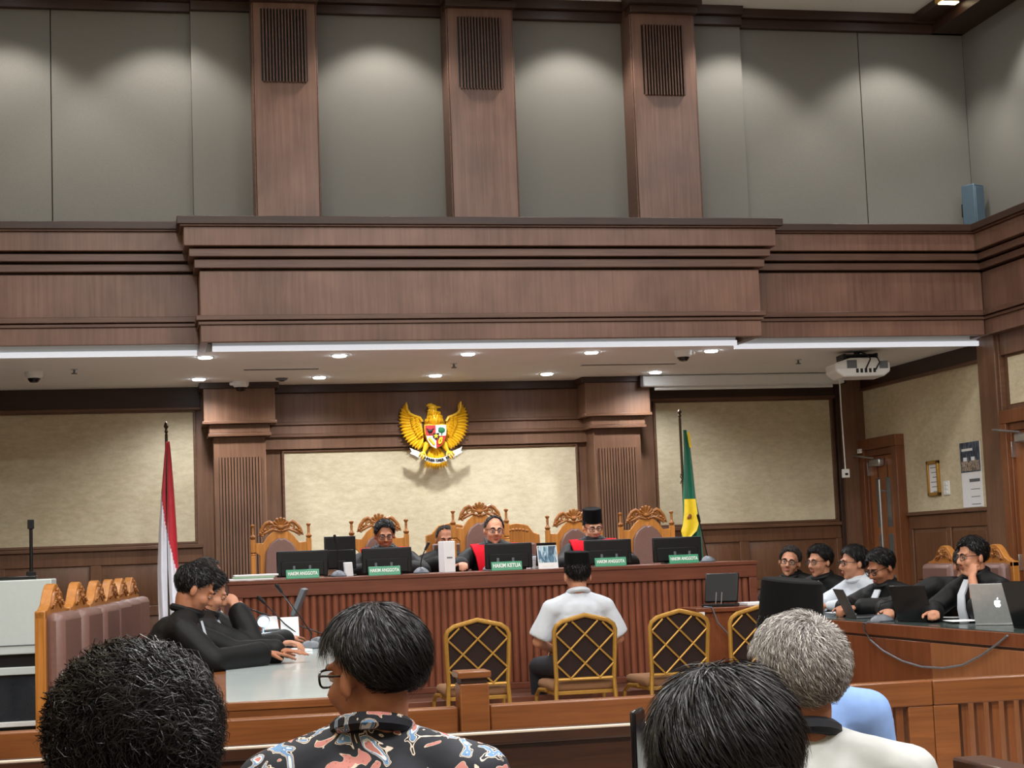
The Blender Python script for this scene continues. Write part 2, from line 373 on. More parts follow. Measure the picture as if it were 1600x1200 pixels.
gallery(gr, lambda n, mt, pr, z0, z1, th=False: bx(n, mt, GX1+.002, 6.37, YF-pr, YF+.05 if th else 12.46, z0, z1, gr), Zf)
gallery(gs, lambda n, mt, pr, z0, z1, th=False: bx(n, mt, 6.38-pr, XR, -4, 12.46, z0, z1, gs), Zf)

# ---- upper wall
wu = struct('wall_upper', 'grey fabric upper wall with panel seams above the gallery')
for x0, x1 in ((XL, -.588), (-.582, .4)): bx('fabric_panel', M['fabric'], x0, x1, YO, YO+.1, 3.6, ZC, wu, .003)
for x0, x1 in ((4.6, 5.6), (5.606, XR)): bx('fabric_panel', M['fabric'], x0, x1, YO, YO+.1, 3.6, ZC, wu, .003)
COLS = [(.835, 1.278), (2.25, 2.73), (3.65, 4.137)]
for x0, x1 in ((.4, COLS[0][0]), (COLS[0][1], COLS[1][0]), (COLS[1][1], COLS[2][0]), (COLS[2][1], 4.6)):
    bx('fabric_panel', M['fabric'], x0, x1, YN, YN+.16, 3.6, ZC, wu, .003)
bx('wall_core', M['dark'], XL, XR, YO+.1, YO+.2, 2.9, ZC, wu, 0)
for i, (x0, x1) in enumerate(COLS):
    c = struct('trim_%d' % (8+i), ['left', 'middle', 'right'][i]+'most wood column with a slatted grille on the upper wall' if i != 1 else 'middle wood column with a slatted grille on the upper wall')
    bx('column_panel', M['gal'], x0, x1, YC, YO, 3.6, ZC, c)
    bx('column_edge', M['galx'], x0-.012, x0, YC+.01, YO, 3.6, ZC, c); bx('column_edge', M['galx'], x1, x1+.012, YC+.01, YO, 3.6, ZC, c)
    cx = (x0+x1)/2-.005; zt, zb = 5.265-.02*i, 4.735-.02*i
    bx('grille_backing', M['black'], cx-.165, cx+.165, YC-.003, YC+.02, zb, zt, c, 0)
    for k in range(14):
        x = cx-.16+.32*(k+.5)/14
        bx('grille_slat', M['galx'], x-.005, x+.005, YC-.03, YC, zb-.012, zt, c, .002)
cr = struct('trim_11', 'dark wood crown moulding under the upper ceiling')
def crown(x0, x1, y):
    bx('crown_moulding', M['dark'], x0, x1, y-.1, y+.3, 5.38, ZC, cr); bx('crown_bead', M['dark'], x0, x1, y-.05, y+.3, 5.31, 5.38, cr)
crown(XL, .4, YO); crown(.4, 4.6, YN); crown(4.6, XR, YO)
for x0, x1 in COLS: bx('column_crown', M['dark'], x0-.04, x1+.04, YC-.12, YC+.1, 5.36, ZC, cr); bx('column_crown_bead', M['dark'], x0-.02, x1+.02, YC-.06, YC+.1, 5.31, 5.36, cr)
bx('ceiling_beam', M['dark'], 6.22, XR, -4, YO, 5.31, ZC, cr); bx('ceiling_beam', M['dark'], 6.05, 6.22, -4, YO, 5.39, ZC, cr)
wru = struct('wall_right_upper', 'grey fabric wall on the right above the fascia')
bx('fabric_panel', M['fabric'], XR, XR+.1, 9.5, YO, 3.6, ZC, wru, .003); bx('fabric_panel', M['fabric'], XR, XR+.1, -4, 9.494, 3.6, ZC, wru, .003)

# ---- right wall
wr = struct('wall_right', 'cream wallpaper wall with wood wainscot and doors on the right')
def rb(name, mt, y0, y1, z0, z1, proud, parent=wr, bevel=.004, back=0): return bx(name, mt, XR-proud, XR+back, y0, y1, z0, z1, parent, bevel)
bx('wall_base', M['wall'], XR, XR+.1, -4, YB+.15, 0, 3.6, wr, 0)
rb('wallpaper_panel', M['cream'], 12.46, YB, 1.53, 2.675, .008, bevel=0)
rb('header_board', M['dark'], 12.4, YB, 2.69, ZS, .03); rb('header_moulding', M['wallx'], 12.4, YB, 2.67, 2.695, .04)
rb('corner_post', M['wall'], 14.78, YB, 0, ZS, .22); bx('corner_post_back', M['dark'], 6.245, 6.4, YB-.06, YB, 0, ZS, wr)
rb('post', M['wall'], 12.16, 12.44, 0, 2.86, .06); rb('post_edge', M['wallx'], 12.12, 12.16, 0, 2.86, .045)
rb('dado_cap', M['wallx'], 12.44, 13.95, 1.505, 1.535, .04); rb('dado_rail', M['wains'], 12.44, 13.95, 1.39, 1.505, .015); rb('skirting_board', M['wallx'], 12.44, 13.95, 0, .2, .025)
for y0, y1 in ((12.56, 13.14), (13.26, 13.86)):
    rb('wainscot_panel', M['wains'], y0, y1, .96, 1.36, .012, bevel=.01); rb('wainscot_panel', M['wains'], y0, y1, .28, .86, .012, bevel=.01)
for y in (12.5, 13.2, 13.92): rb('wainscot_stile', M['wains'], y-.04, y+.04, .2, 1.39, .02)
rb('wallpaper_panel', M['cream'], -4, 12.05, 2.3, 2.66, .008, bevel=0); rb('header_board', M['wall'], -4, 12.12, 2.68, 2.85, .03); rb('lower_wall_panel', M['wains'], -4, 11.1, 0, 2.3, .01)
# door 1: between the corner and the cream wall
def door(root, y0, y1, zt, hinge_far=True):
    fw_ = .1
    rb('frame_jamb', M['doorf'], y0, y0+fw_, 0, zt-fw_-.0005, .09, root); rb('frame_jamb', M['doorf'], y1-fw_, y1, 0, zt-fw_-.0005, .09, root); rb('frame_head', M['doorf'], y0, y1, zt-fw_, zt, .09, root)
    a, b = y0+fw_, y1-fw_
    rb('frame_stop', M['doorf'], a, a+.03, 0, zt-fw_-.0605, .065, root); rb('frame_stop', M['doorf'], b-.03, b, 0, zt-fw_-.0605, .065, root); rb('frame_stop', M['doorf'], a, b, zt-fw_-.06, zt-fw_, .065, root)
    a += .03; b -= .03; top = zt-fw_-.06
    lf = rb('door_leaf', M['door'], a, b, .01, top, .04, root)
    w = b-a
    for k, fy in enumerate((.3, .68)):
        yc = b-fy*w
        for z0, z1 in ((.35, 1.0), (1.06, 1.36), (1.42, 1.86)):
            rb('glass_slit', M['glass'], yc-.05, yc+.05, z0, z1, .043, root, .002)
        bx('slit_groove', M['dark'], XR-.042, XR-.03, yc-.008, yc+.008, 1.86, 2.0, root, 0)
    p = MB(); yc = b-.58*w
    p.cyl((XR-.1, yc, .8), (XR-.1, yc, 1.84), .012, n=10).cyl((XR-.1, yc, .9), (XR-.04, yc, .9), .009).cyl((XR-.1, yc, 1.74), (XR-.04, yc, 1.74), .009)
    p.build('pull_handle', M['steel'], root)
    q = MB(); q.box(XR-.1, XR-.04, b-.32, b-.1, top-.1, top-.03); q.build('door_closer', M['steel'], root, .012)
    MB().cyl((XR-.08, b-.16, top-.02), (XR-.14, b+.14, top+.02), .009, n=8).cyl((XR-.14, b+.14, top+.02), (XR-.09, b+.15, top+.02), .009, n=8).build('closer_arm', M['steel'], root)
    for z in (.3, 1.1, 1.95): rb('hinge', M['steel'], b-.008, b+.008, z-.06, z+.06, .07, root, .002)
d1 = struct('door_1', 'brown wooden door with narrow glass slits under the projector cable'); door(d1, 13.97, 14.77, 2.222)
bx('door_sensor', M['white'], XR-.12, XR-.09, 14.68, 14.73, 2.1, 2.14, d1)
d2 = struct('door_2', 'wooden door at the right edge beside the wall post'); door(d2, 11.15, 12.1, 2.25)
# post cladding of the alcove's left end
wa = struct('wall_left_alcove', 'dark end of the alcove on the left'); bx('end_panel', M['wall'], XL, XL+.1, 12.46, YB, 0, ZS, wa)
# ================================================================== JUDGES' BENCH AND WHAT STANDS ON IT
M['leather'] = plain('brown_leather', (110, 80, 72), .42, var=.06, scale=60, bump=.05)
M['green'] = plain('green_acrylic', (34, 142, 100), .35, var=.03)
M['wtext'] = plain('white_lettering', (238, 244, 240), .5, var=.01)
M['screen'] = plain('screen_glass', (20, 24, 30), .1)
BX0, BX1, BY, BZ = .57, 4.362, 12.0, 1.192
jb = thing('judges_bench', 'long fluted brown wood bench in front of the judges', 'bench', ((BX0+BX1)/2, BY, .365))
def loc_box(root, name, mt, x0, x1, y0, y1, z0, z1, bevel=.004):
    l = root.location
    return bx(name, mt, x0-l.x, x1-l.x, y0-l.y, y1-l.y, z0-l.z, z1-l.z, root, bevel)
loc_box(jb, 'top', M['benchx'], BX0-.012, BX1+.012, BY-.02, BY+.78, 1.165, BZ)
loc_box(jb, 'front_rail', M['benchx'], BX0, BX1, BY-.012, BY+.03, 1.075, 1.165)
loc_box(jb, 'back_board', M['dark'], BX0, BX1, BY+.02, BY+.05, .365, 1.165, 0)
for x0, x1 in ((BX0, BX0+.095), (BX1-.06, BX1)): loc_box(jb, 'end_stile', M['benchx'], x0, x1, BY-.008, BY+.02, .365, 1.075)
for x0 in (BX0, BX1-.03): loc_box(jb, 'side_panel', M['bench'], x0, x0+.03, BY+.05, BY+.78, .365, 1.165)
loc_box(jb, 'base_board', M['benchx'], BX0+.095, BX1-.06, BY-.004, BY+.02, .365, .41)
n = 72; pitch = (BX1-.06-BX0-.095)/n
b = MB(); prof = [(pitch*.45*math.cos(PI*i/6), -.016*math.sin(PI*i/6)) for i in range(7)]
vs = [(x, y, 0) for x, y in prof]+[(x, y, .66) for x, y in prof]; k = len(prof)
b.add(vs, [(i, i+1, k+i+1, k+i) for i in range(k-1)]+[tuple(range(k, 2*k)), tuple(range(k))[::-1]])
slat_me = b.mesh('slat', M['bench'], 50)
for i in range(n):
    o = link('slat', slat_me, jb); o.location = (BX0+.095+pitch*(i+.5)-jb.location.x, .02-.001, .412-.365)

# ---- monitors seen from behind, on the bench
def monitor(label, xc, y, w=.355, h=.2, z=BZ, rz=0, lift=0.0, group='monitors on the judges bench'):
    t = thing('monitor', label, 'monitor', (xc, y, z), rz, group)
    zb = .012+lift
    MB().box(-w/2, w/2, .0, .022, zb, zb+h).build('back_shell', M['black'], t, .008)
    MB().box(-w/2+.004, w/2-.004, .02, .026, zb+.004, zb+h-.004).build('screen', M['screen'], t, .001)
    MB().box(-w*.42, w*.42, -.007, .004, zb+.006, zb+h*.6).build('rear_bulge', M['black'], t, .006)
    MB().box(-w/2, w/2, -.002, .024, zb+h-.001, zb+h+.003).build('top_highlight', M['grey'], t, .001)  # lighter strip stands for the highlight along the top rim
    s = MB(); s.box(-.03, .03, -.012, .01, 0, zb+.06); s.build('neck', M['black'], t, .004)
    MB().box(-.1, .1, -.06, .11, 0, .012).build('base', M['black'], t, .004)
    return t
mon = [(432, 512, 883, 'first from the left, before the empty carved chair'), (565, 643, 877, 'in front of the judge in the left chair'), (757, 831, 869, 'in front of the presiding judge in the middle'),
       (912, 986, 863, 'in front of the judge with the black cap'), (1019, 1095, 860, 'rightmost on the bench, below the green flag')]
for a, c, yy, l in mon:
    xa, xb = X_(a, yy, 12.22), X_(c, yy, 12.22)
    monitor('black monitor seen from behind, '+l, (xa+xb)/2, 12.2, xb-xa, .178)
xa, xb = X_(509, 860, 12.6), X_(556, 860, 12.6)
monitor('tilted black monitor behind the microphone, between the two left chairs', (xa+xb)/2, 12.62, xb-xa+.02, .235, rz=R(12), lift=.04)
# ---- green name plates
for a, c, yy, word, l in ((447, 499, 897, 'HAKIM ANGGOTA', 'before the leftmost monitor'), (576, 626, 893, 'HAKIM ANGGOTA', 'before the left judge'), (768, 816, 884, 'HAKIM KETUA', 'reading hakim ketua before the presiding judge'),
                          (930, 979, 878, 'HAKIM ANGGOTA', 'before the judge with the black cap'), (1046, 1092, 874, 'HAKIM ANGGOTA', 'before the rightmost monitor')):
    xa, xb = X_(a, yy, 12.06), X_(c, yy, 12.06); w = xb-xa
    t = thing('name_plate', 'green name plate with white lettering '+l, 'sign', ((xa+xb)/2, 12.06, BZ), 0, 'green name plates on the judges bench')
    MB().box(-w/2, w/2, -.004, .004, 0, .064, RX(-14)).build('plate', M['green'], t, .002)
    MB().box(-w/2, w/2, .0, .05, 0, .005).build('foot', M['green'], t, .001)
    text_part('lettering', word, .034 if len(word) > 11 else .04, M['wtext'], t, RX(-14) @ TR(0, -.0055, .034) @ RX(90), .72 if len(word) > 11 else .78)
    for sx in (-.055, .055): MB().box(sx-.008, sx+.008, .035, .045, .0, .088).build('support_tab', M['grey'], t, .002)
# ---- gooseneck microphones
def gooseneck(label, loc, pts, scale=1.0, name='microphone', group='gooseneck microphones'):
    t = thing(name, label, 'microphone', loc, 0, group)
    MB().lathe([(.055*scale, 0), (.058*scale, .008), (.05*scale, .022), (.03*scale, .038), (.012*scale, .046)], 18).build('base', M['grey'], t)
    P = [Vector(p) for p in pts]
    MB().tube(P, .004, 8).build('gooseneck', M['black'], t)
    d = (P[-1]-P[-2]).normalized()
    MB().cyl(P[-1]-d*.005, P[-1]+d*.05, .009, .011, 12).ell(P[-1]+d*.05, .011).build('microphone_head', M['black'], t)
    return t
def bow(a, b, sag=(0, 0, .0), n=9):
    a, b, s = Vector(a), Vector(b), Vector(sag)
    return [a.lerp(b, i/(n-1)) + s*math.sin(PI*i/(n-1)) for i in range(n)]
p = at(529, 893, 12.3); gooseneck('gooseneck microphone standing on the bench between the two left monitors', (p.x, 12.3, BZ), bow((0, 0, .04), (-.012, 0, .24), (.008, 0, 0)))
p = at(658, 888, 12.3); gooseneck('gooseneck microphone on the bench right of the left judge', (p.x, 12.3, BZ), bow((0, 0, .04), (.035, 0, .17), (-.012, 0, 0)))
p = at(1106, 876, 12.3); gooseneck('microphone on the right end of the bench with a long thin stem', (p.x, 12.3, BZ), bow((0, 0, .04), (-.05, .0, .3), (.0, 0, 0)))
p = at(768, 886, 12.45); gooseneck('short microphone close to the presiding judge', (p.x, 12.5, BZ), bow((0, 0, .04), (-.0, .1, .2), (.0, -.02, 0)))
# ---- small things on the bench
M['photo'] = None
def art_mat(name, stops, scale=9, dist=1.5, stretch=(1, 1, 1)):
    mt, nt, p = mat_new(name); L = nt.links; N = nt.nodes.new
    tc = N('ShaderNodeTexCoord'); mp = N('ShaderNodeMapping'); mp.inputs['Scale'].default_value = stretch; L.new(tc.outputs['Object'], mp.inputs[0])
    nz = N('ShaderNodeTexNoise'); nz.inputs['Scale'].default_value = scale; nz.inputs['Detail'].default_value = 4; nz.inputs['Distortion'].default_value = dist; L.new(mp.outputs[0], nz.inputs['Vector'])
    rp = N('ShaderNodeValToRGB'); e = rp.color_ramp.elements
    while len(e) < len(stops): e.new(.5)
    for el, (pos, c) in zip(e, stops): el.position = pos; el.color = lin(c)
    L.new(nz.outputs['Fac'], rp.inputs[0]); L.new(rp.outputs[0], p.inputs['Base Color']); p.inputs['Roughness'].default_value = .45
    return mt
M['photo'] = art_mat('blue_waterfall_print', [(.35, (28, 62, 88)), (.48, (70, 120, 150)), (.56, (190, 214, 226)), (.68, (60, 104, 120))], 10, 1.2, (3, 1, 1))
xa, xb = X_(841, 870, 12.1), X_(872, 870, 12.1); t = thing('desk_calendar', 'standing desk calendar with a blue waterfall picture on the bench', 'calendar', ((xa+xb)/2, 12.1, BZ)); w = (xb-xa)/2
MB().box(-w, w, -.003, .003, 0, .17, TR(0, 0, 0) @ RX(-14)).build('front_board', M['paper'], t, .001); MB().box(-w, w, .085, .089, 0, .17, RX(14)).build('back_board', M['black'], t, .001)
MB().box(-w+.006, w-.006, -.005, -.003, .045, .165, RX(-14)).build('picture', M['photo'], t); MB().box(-w+.03, w-.03, -.0045, -.003, .015, .03, RX(-14)).build('date_strip', M['white'], t)
xa = X_(398, 900, 12.2)
folders = [('paper', .0, .3), ('green', .02, .28), ('paper', .035, .3)]
for i, (c, dx, wd) in enumerate(folders):
    o = MB().box(-wd/2, wd/2, -.1, .12, 0, .013).build('document_folder', M[c] if c != 'green' else plain('pale_green_folder', (150, 190, 160), .6), None, .003); o.location = (xa+dx-.03, 12.17, BZ+.0005+i*.0135)
    tag(o, ['white document folder at the bottom of the stack on the left bench end', 'pale green folder in the middle of the stack on the left bench end', 'white papers on top of the stack on the left bench end'][i], 'folder', 'document stack on the bench')
xa = X_(545, 890, 12.35); o = MB().prism([(-.03, 0), (.03, 0), (.022, .1), (-.036, .1)], -.03, .03).build('tissue_box', M['paper'], None, .004); o.location = (xa, 12.35, BZ); tag(o, 'small white box beside the bench microphone left of the judge', 'box')
xa = X_(836, 885, 12.3)
for i in range(3):
    o = MB().box(-.045, .045, -.08, .08, 0, .03).build('document_pile', M['paper'], None, .003); o.location = (xa, 12.32, BZ+.0005+i*.0305); tag(o, ['lowest', 'middle', 'topmost'][i]+' paper pile behind the waterfall calendar on the bench', 'papers', 'paper piles behind the calendar')

# ================================================================== CARVED JUDGES' CHAIRS
def spiral(c, r0, r1, a0, turns, n=16, y=0):
    return [(c[0]+(r0+(r1-r0)*i/(n-1))*math.cos(a0+turns*2*PI*i/(n-1)), y, c[1]+(r0+(r1-r0)*i/(n-1))*math.sin(a0+turns*2*PI*i/(n-1))) for i in range(n)]
def carved_crest(z, w=.13, h=.1, sc=1.0, y=-.01):
    b = MB()
    for k in range(7):                      # shell in the middle
        a = R(90+(k-3)*24); rr = (.052+.018*math.cos((k-3)*.4))*sc
        b.cap((0, y, z+h*.28), (rr*math.cos(a), y-.004, z+h*.28+rr*math.sin(a)), .006*sc, .012*sc, n=8)
    b.ell((0, y-.004, z+h*.3), (.026*sc, .018, .02*sc))
    for sx in (-1, 1):
        b.tube([(sx*.045*sc, y, z+h*.2), (sx*.062*sc, y, z+h*.6), (sx*.088*sc, y, z+h*.74), (sx*w*.86, y, z+h*.6), (sx*(w+.012), y, z+h*.2), (sx*(w+.026), y, z-h*.18), (sx*(w+.006), y, z-h*.34), (sx*(w-.012), y, z-h*.2)], [.012*sc, .014*sc, .015*sc, .015*sc, .014*sc, .012*sc, .008*sc, .005*sc], 8)
        b.tube(spiral((sx*(w-.01), z-h*.02), .024*sc, .005*sc, R(90), 1.2*sx, 12, y), .007*sc, 7)
        sp = spiral((sx*.078*sc, z+h*.32), .03*sc, .006*sc, R(90), 1.3*(-sx), 14, y)
        b.tube(sp, .008*sc, 7)
        b.tube([(sx*.03*sc, y, z+.005), (sx*.06*sc, y, z+.016), (sx*(w-.01), y, z-h*.12), (sx*(w+.04), y, z-h*.3)], [.01*sc, .012*sc, .01*sc, .006*sc], 8)
        for k in range(3): b.ell((sx*(w-.01+.016*k), y-.004, z+h*(.12-.12*k)), (.013*sc, .012, .011*sc))
    b.tube([(-.03*sc, y-.008, z+.01), (-.012*sc, y-.012, z-.002), (0, y-.012, z+.008), (.012*sc, y-.012, z-.002), (.03*sc, y-.008, z+.01)], .006*sc, 7)
    return b
def judge_chair(label, loc, tall=1.0, group='carved high backed chairs behind the bench'):
    t = thing('carved_chair', label, 'chair', loc, 0, group)
    k = tall
    for sx in (-1, 1):
        MB().box(sx*.215-.018, sx*.215+.018, -.02, .02, 0, 1.0*k).build('back_post', M['oak'], t, .004)
        f = MB(); Mx = TR(sx*.215, 0, 1.0*k)
        f.lathe([(.018, 0), (.022, .008), (.014, .018), (.02, .026)], 12, Mx); f.box(-.019, .019, -.02, .02, .026, .125, Mx)
        f.build('post_block', M['oak'], t, .002)
        MB().lathe([(.012, .125), (.02, .132), (.024, .146), (.014, .158), (.009, .17), (.011, .2), (.009, .215), (.018, .23), (.019, .236), (.006, .242)], 12, Mx).build('finial', M['oakd'], t)
    arch = [(-.165, .42), (.165, .42), (.165, 1.0*k), (.2, 1.03*k), (.2, 1.1*k), (.14, 1.095*k), (.1, 1.15*k), (.05, 1.19*k), (0, 1.2*k), (-.05, 1.19*k), (-.1, 1.15*k), (-.14, 1.095*k), (-.2, 1.1*k), (-.2, 1.03*k), (-.165, 1.0*k)]
    MB().prism(arch, -.012, .018).build('backboard', M['oak'], t, .004)
    pad = [(-.125, .46), (.125, .46), (.13, .9*k), (.12, 1.03*k), (.085, 1.09*k), (.045, 1.12*k), (.02, 1.135*k), (0, 1.125*k), (-.02, 1.135*k), (-.045, 1.12*k), (-.085, 1.09*k), (-.12, 1.03*k), (-.13, .9*k)]
    MB().prism(pad, -.045, -.01).build('back_pad', M['leather'], t, .016)
    carved_crest(1.185*k, .135, .1, 1.0).build('carved_crest', M['oakd'], t)
    MB().box(-.24, .24, -.5, 0, .4, .45).build('seat_frame', M['oak'], t, .006); MB().box(-.22, .22, -.48, -.03, .45, .51).build('seat', M['leather'], t, .02)
    for sx in (-1, 1):
        MB().lathe([(.02, 0), (.028, .03), (.018, .08), (.026, .3), (.024, .4)], 12, TR(sx*.21, -.46, 0)).build('leg', M['oak'], t)
        a = MB(); a.tube([(sx*.235, 0, .72), (sx*.25, -.2, .73), (sx*.25, -.4, .71), (sx*.25, -.46, .68)], [.018, .02, .022, .012], 10); a.cyl((sx*.245, -.4, .42), (sx*.25, -.4, .71), .016, .014); a.build('armrest', M['oak'], t)
    return t
JC = [(395, 482, 'empty carved chair at the left end behind the bench'), (548, 636, 'carved chair of the left judge with the short dark hair'), (705, 795, 'tallest carved chair, behind the presiding judge'), (853, 940, 'carved chair of the judge wearing the black cap'), (968, 1052, 'empty carved chair at the right end beside the green flag')]
CHX = []
for i, (a, c, l) in enumerate(JC):
    xa, xb = X_(a, 830, 13.5), X_(c, 830, 13.5); CHX.append((xa+xb)/2)
    judge_chair(l, ((xa+xb)/2, 13.5, .365), (1.0, 1.005, 1.06, .995, 1.0)[i])
def plain_chair(label, loc, h=1.13, w=.24):
    t = thing('clerk_chair', label, 'chair', loc, 0, 'plain clerks chairs behind the presiding judge')
    arch = [(-w, .42), (w, .42), (w, h-.1), (w-.05, h-.085), (.1, h-.02), (0, h), (-.1, h-.02), (-w+.05, h-.085), (-w, h-.1)]
    MB().prism(arch, -.012, .02).build('backboard', M['oak'], t, .006); MB().box(-w+.045, w-.045, -.05, -.01, .5, h-.17).build('back_pad', M['leather'], t, .014)
    b = MB()
    for k in range(7): b.ell(((k-3)*.03, -.014, h-.075+.02*math.cos((k-3)*.4)), (.014, .008, .012))
    b.build('carved_border', M['oakd'], t)
    MB().box(-w, w, -.46, 0, .4, .48).build('seat', M['leather'], t, .02)
    for sx in (-1, 1):
        for yy in (-.43, -.02): MB().box(sx*(w-.03)-.02, sx*(w-.03)+.02, yy-.02, yy+.02, 0, .4).build('leg', M['oak'], t, .003)
    return t
q = at(700, 830, 14.25); plain_chair('plain teak chair of the clerk with the white sheet', (q.x+.02, 14.25, .365), 1.22, .21)
q = at(812, 830, 14.25); plain_chair('empty plain teak chair right of the presiding judge', (q.x-.03, 14.25, .365), 1.2, .2)

# ================================================================== FLAGS
M['fred'] = plain('red_satin', (196, 28, 48), .45, var=.05, scale=8, sheen=.3); M['fwhite'] = plain('white_satin', (226, 228, 238), .5, var=.03, scale=8, sheen=.3)
M['fgreen'] = plain('green_satin', (14, 104, 78), .45, var=.05, scale=8, sheen=.3); M['fyel'] = plain('yellow_satin', (240, 206, 30), .45, var=.06, scale=30, sheen=.3); M['pole'] = plain('dark_brass_pole', (74, 62, 44), .35, metal=.7)
def cloth(rows, amp, nf, ph, splitfn, thick=.004, seg=40):
    """rows: (z, x0, x1, y) from top to bottom; folds along x. splitfn(u, z) -> material index"""
    b = MB(); nr = len(rows)
    for s in (0, 1):
        for z, x0, x1, y in rows:
            for j in range(seg+1):
                u = j/seg; w = abs(x1-x0)
                yy = y + amp*min(1, w/.1)*math.sin(u*nf*2*PI+ph+z*1.2) + (thick if s else 0)
                b.v.append((x0+(x1-x0)*u, yy, z))
    o = nr*(seg+1)
    for i in range(nr-1):
        for j in range(seg):
            a = i*(seg+1)+j; zc = (rows[i][0]+rows[i+1][0])/2; mi = splitfn((j+.5)/seg, zc)
            for off, f in ((0, (a, a+1, a+seg+2, a+seg+1)), (o, (a+seg+1, a+seg+2, a+1, a))):
                b.f.append(tuple(q+off for q in f)); b.m.append(mi)
    ring = [i*(seg+1) for i in range(nr)], [i*(seg+1)+seg for i in range(nr)]
    for rg in ring:
        for i in range(nr-1): b.f.append((rg[i], rg[i+1], rg[i+1]+o, rg[i]+o)); b.m.append(0)
    for r_ in (0, nr-1):
        for j in range(seg): a = r_*(seg+1)+j; b.f.append((a, a+1, a+1+o, a+o)); b.m.append(0)
    return b
def interp(tab, n):
    out = []; k = len(tab)-1
    for i in range(n):
        t = i/(n-1)*k; a = min(int(t), k-1); f = t-a
        out.append(tuple(tab[a][q]*(1-f)+tab[a+1][q]*f for q in range(len(tab[0]))))
    return out
YFl = 14.0
q = at(262, 800, YFl); fx = q.x
t = thing('national_flag', 'red and white flag hanging from a pole left of the bench', 'flag', (fx, YFl, 0))
MB().cyl((0, 0, .02), (0, 0, 2.36), .012, n=10).build('pole', M['pole'], t); MB().lathe([(.006, 2.36), (.016, 2.38), (.008, 2.4), (.02, 2.42), (.014, 2.445), (.002, 2.46)], 12).build('finial', M['pole'], t)
MB().lathe([(.16, 0), (.16, .03), (.05, .05), (.02, .09)], 18).build('base', M['pole'], t)
tab = [(at(0, y, YFl).z, X_(xa, y, YFl)-fx, X_(xb, y, YFl)-fx, -.02) for y, xa, xb in ((690, 259, 265), (720, 257, 268), (770, 252, 272), (830, 249, 276), (890, 245, 278), (940, 247, 279), (990, 249, 280))]
rows = interp([(at(262, y, YFl).z, X_(xa, y, YFl)-fx, X_(xb, y, YFl)-fx, -.02) for y, xa, xb in ((690, 259, 265), (720, 256, 268), (770, 252, 272), (830, 248, 276), (890, 246, 279), (940, 247, 281), (990, 249, 282))], 60)
z1, z0 = at(262, 770, YFl).z, at(262, 905, YFl).z
cloth(rows, .02, 2.2, .4, lambda u, z: 0 if z > z0+(z1-z0)*(1-u)*1.0 else 1).build('flag_cloth', [M['fred'], M['fwhite']], t, sharp=80)
q = at(1068, 760, YFl); gx = q.x
t = thing('court_flag', 'green flag with a yellow emblem field beside the right pilaster', 'flag', (gx, YFl, 0))
MB().cyl((0, 0, .02), (-.005, 0, 2.4), .011, n=10).build('pole', M['pole'], t); MB().lathe([(.006, 2.4), (.016, 2.42), (.008, 2.435), (.019, 2.455), (.002, 2.48)], 12, TR(-.005)).build('finial', M['pole'], t)
MB().lathe([(.16, 0), (.16, .03), (.05, .05), (.02, .09)], 18).build('base', M['pole'], t)
rows = interp([(at(1075, y, YFl).z, X_(xa, y, YFl)-gx, X_(xb, y, YFl)-gx, -.02) for y, xa, xb in ((672, 1066, 1072), (700, 1067, 1078), (740, 1067, 1083), (780, 1066, 1087), (810, 1066, 1093), (840, 1064, 1096), (900, 1064, 1100))], 60)
cloth(rows, .018, 1.6, 1.2, lambda u, z: 0).build('flag_cloth', M['fgreen'], t, sharp=80)
rows = interp([(at(1075, y, YFl).z, X_(xa, y, YFl)-gx, X_(xb, y, YFl)-gx, -.062) for y, xa, xb in ((780, 1066, 1083), (800, 1066, 1086), (820, 1064, 1088), (830, 1061, 1085), (839, 1064, 1076))], 30)
cloth(rows, .006, 1.2, .5, lambda u, z: 0).build('emblem_field', M['fyel'], t, sharp=80)
zc = at(1072, 807, YFl).z; e = MB(); e.ell((.02, -.075, zc), (.016, .004, .02)).ell((.005, -.075, zc-.012), (.012, .004, .012)); e.build('emblem_mark', M['oakd'], t)
rows = interp([(at(1075, y, YFl).z, X_(xa, y, YFl)-gx, X_(xb, y, YFl)-gx, -.045) for y, xa, xb in ((676, 1071, 1075), (690, 1073, 1077), (700, 1075, 1078))], 10)
cloth(rows, .002, 1, 0, lambda u, z: 0, seg=8).build('yellow_edge', M['fyel'], t, sharp=80)
zz = at(1065, 745, YFl).z; MB().tube([(-.005, -.02, zz), (-.03, -.03, zz+.02), (-.035, -.03, zz), (-.02, -.03, zz-.02), (-.035, -.03, zz-.06)], .004, 6).build('tie_ribbon', M['black'], t)

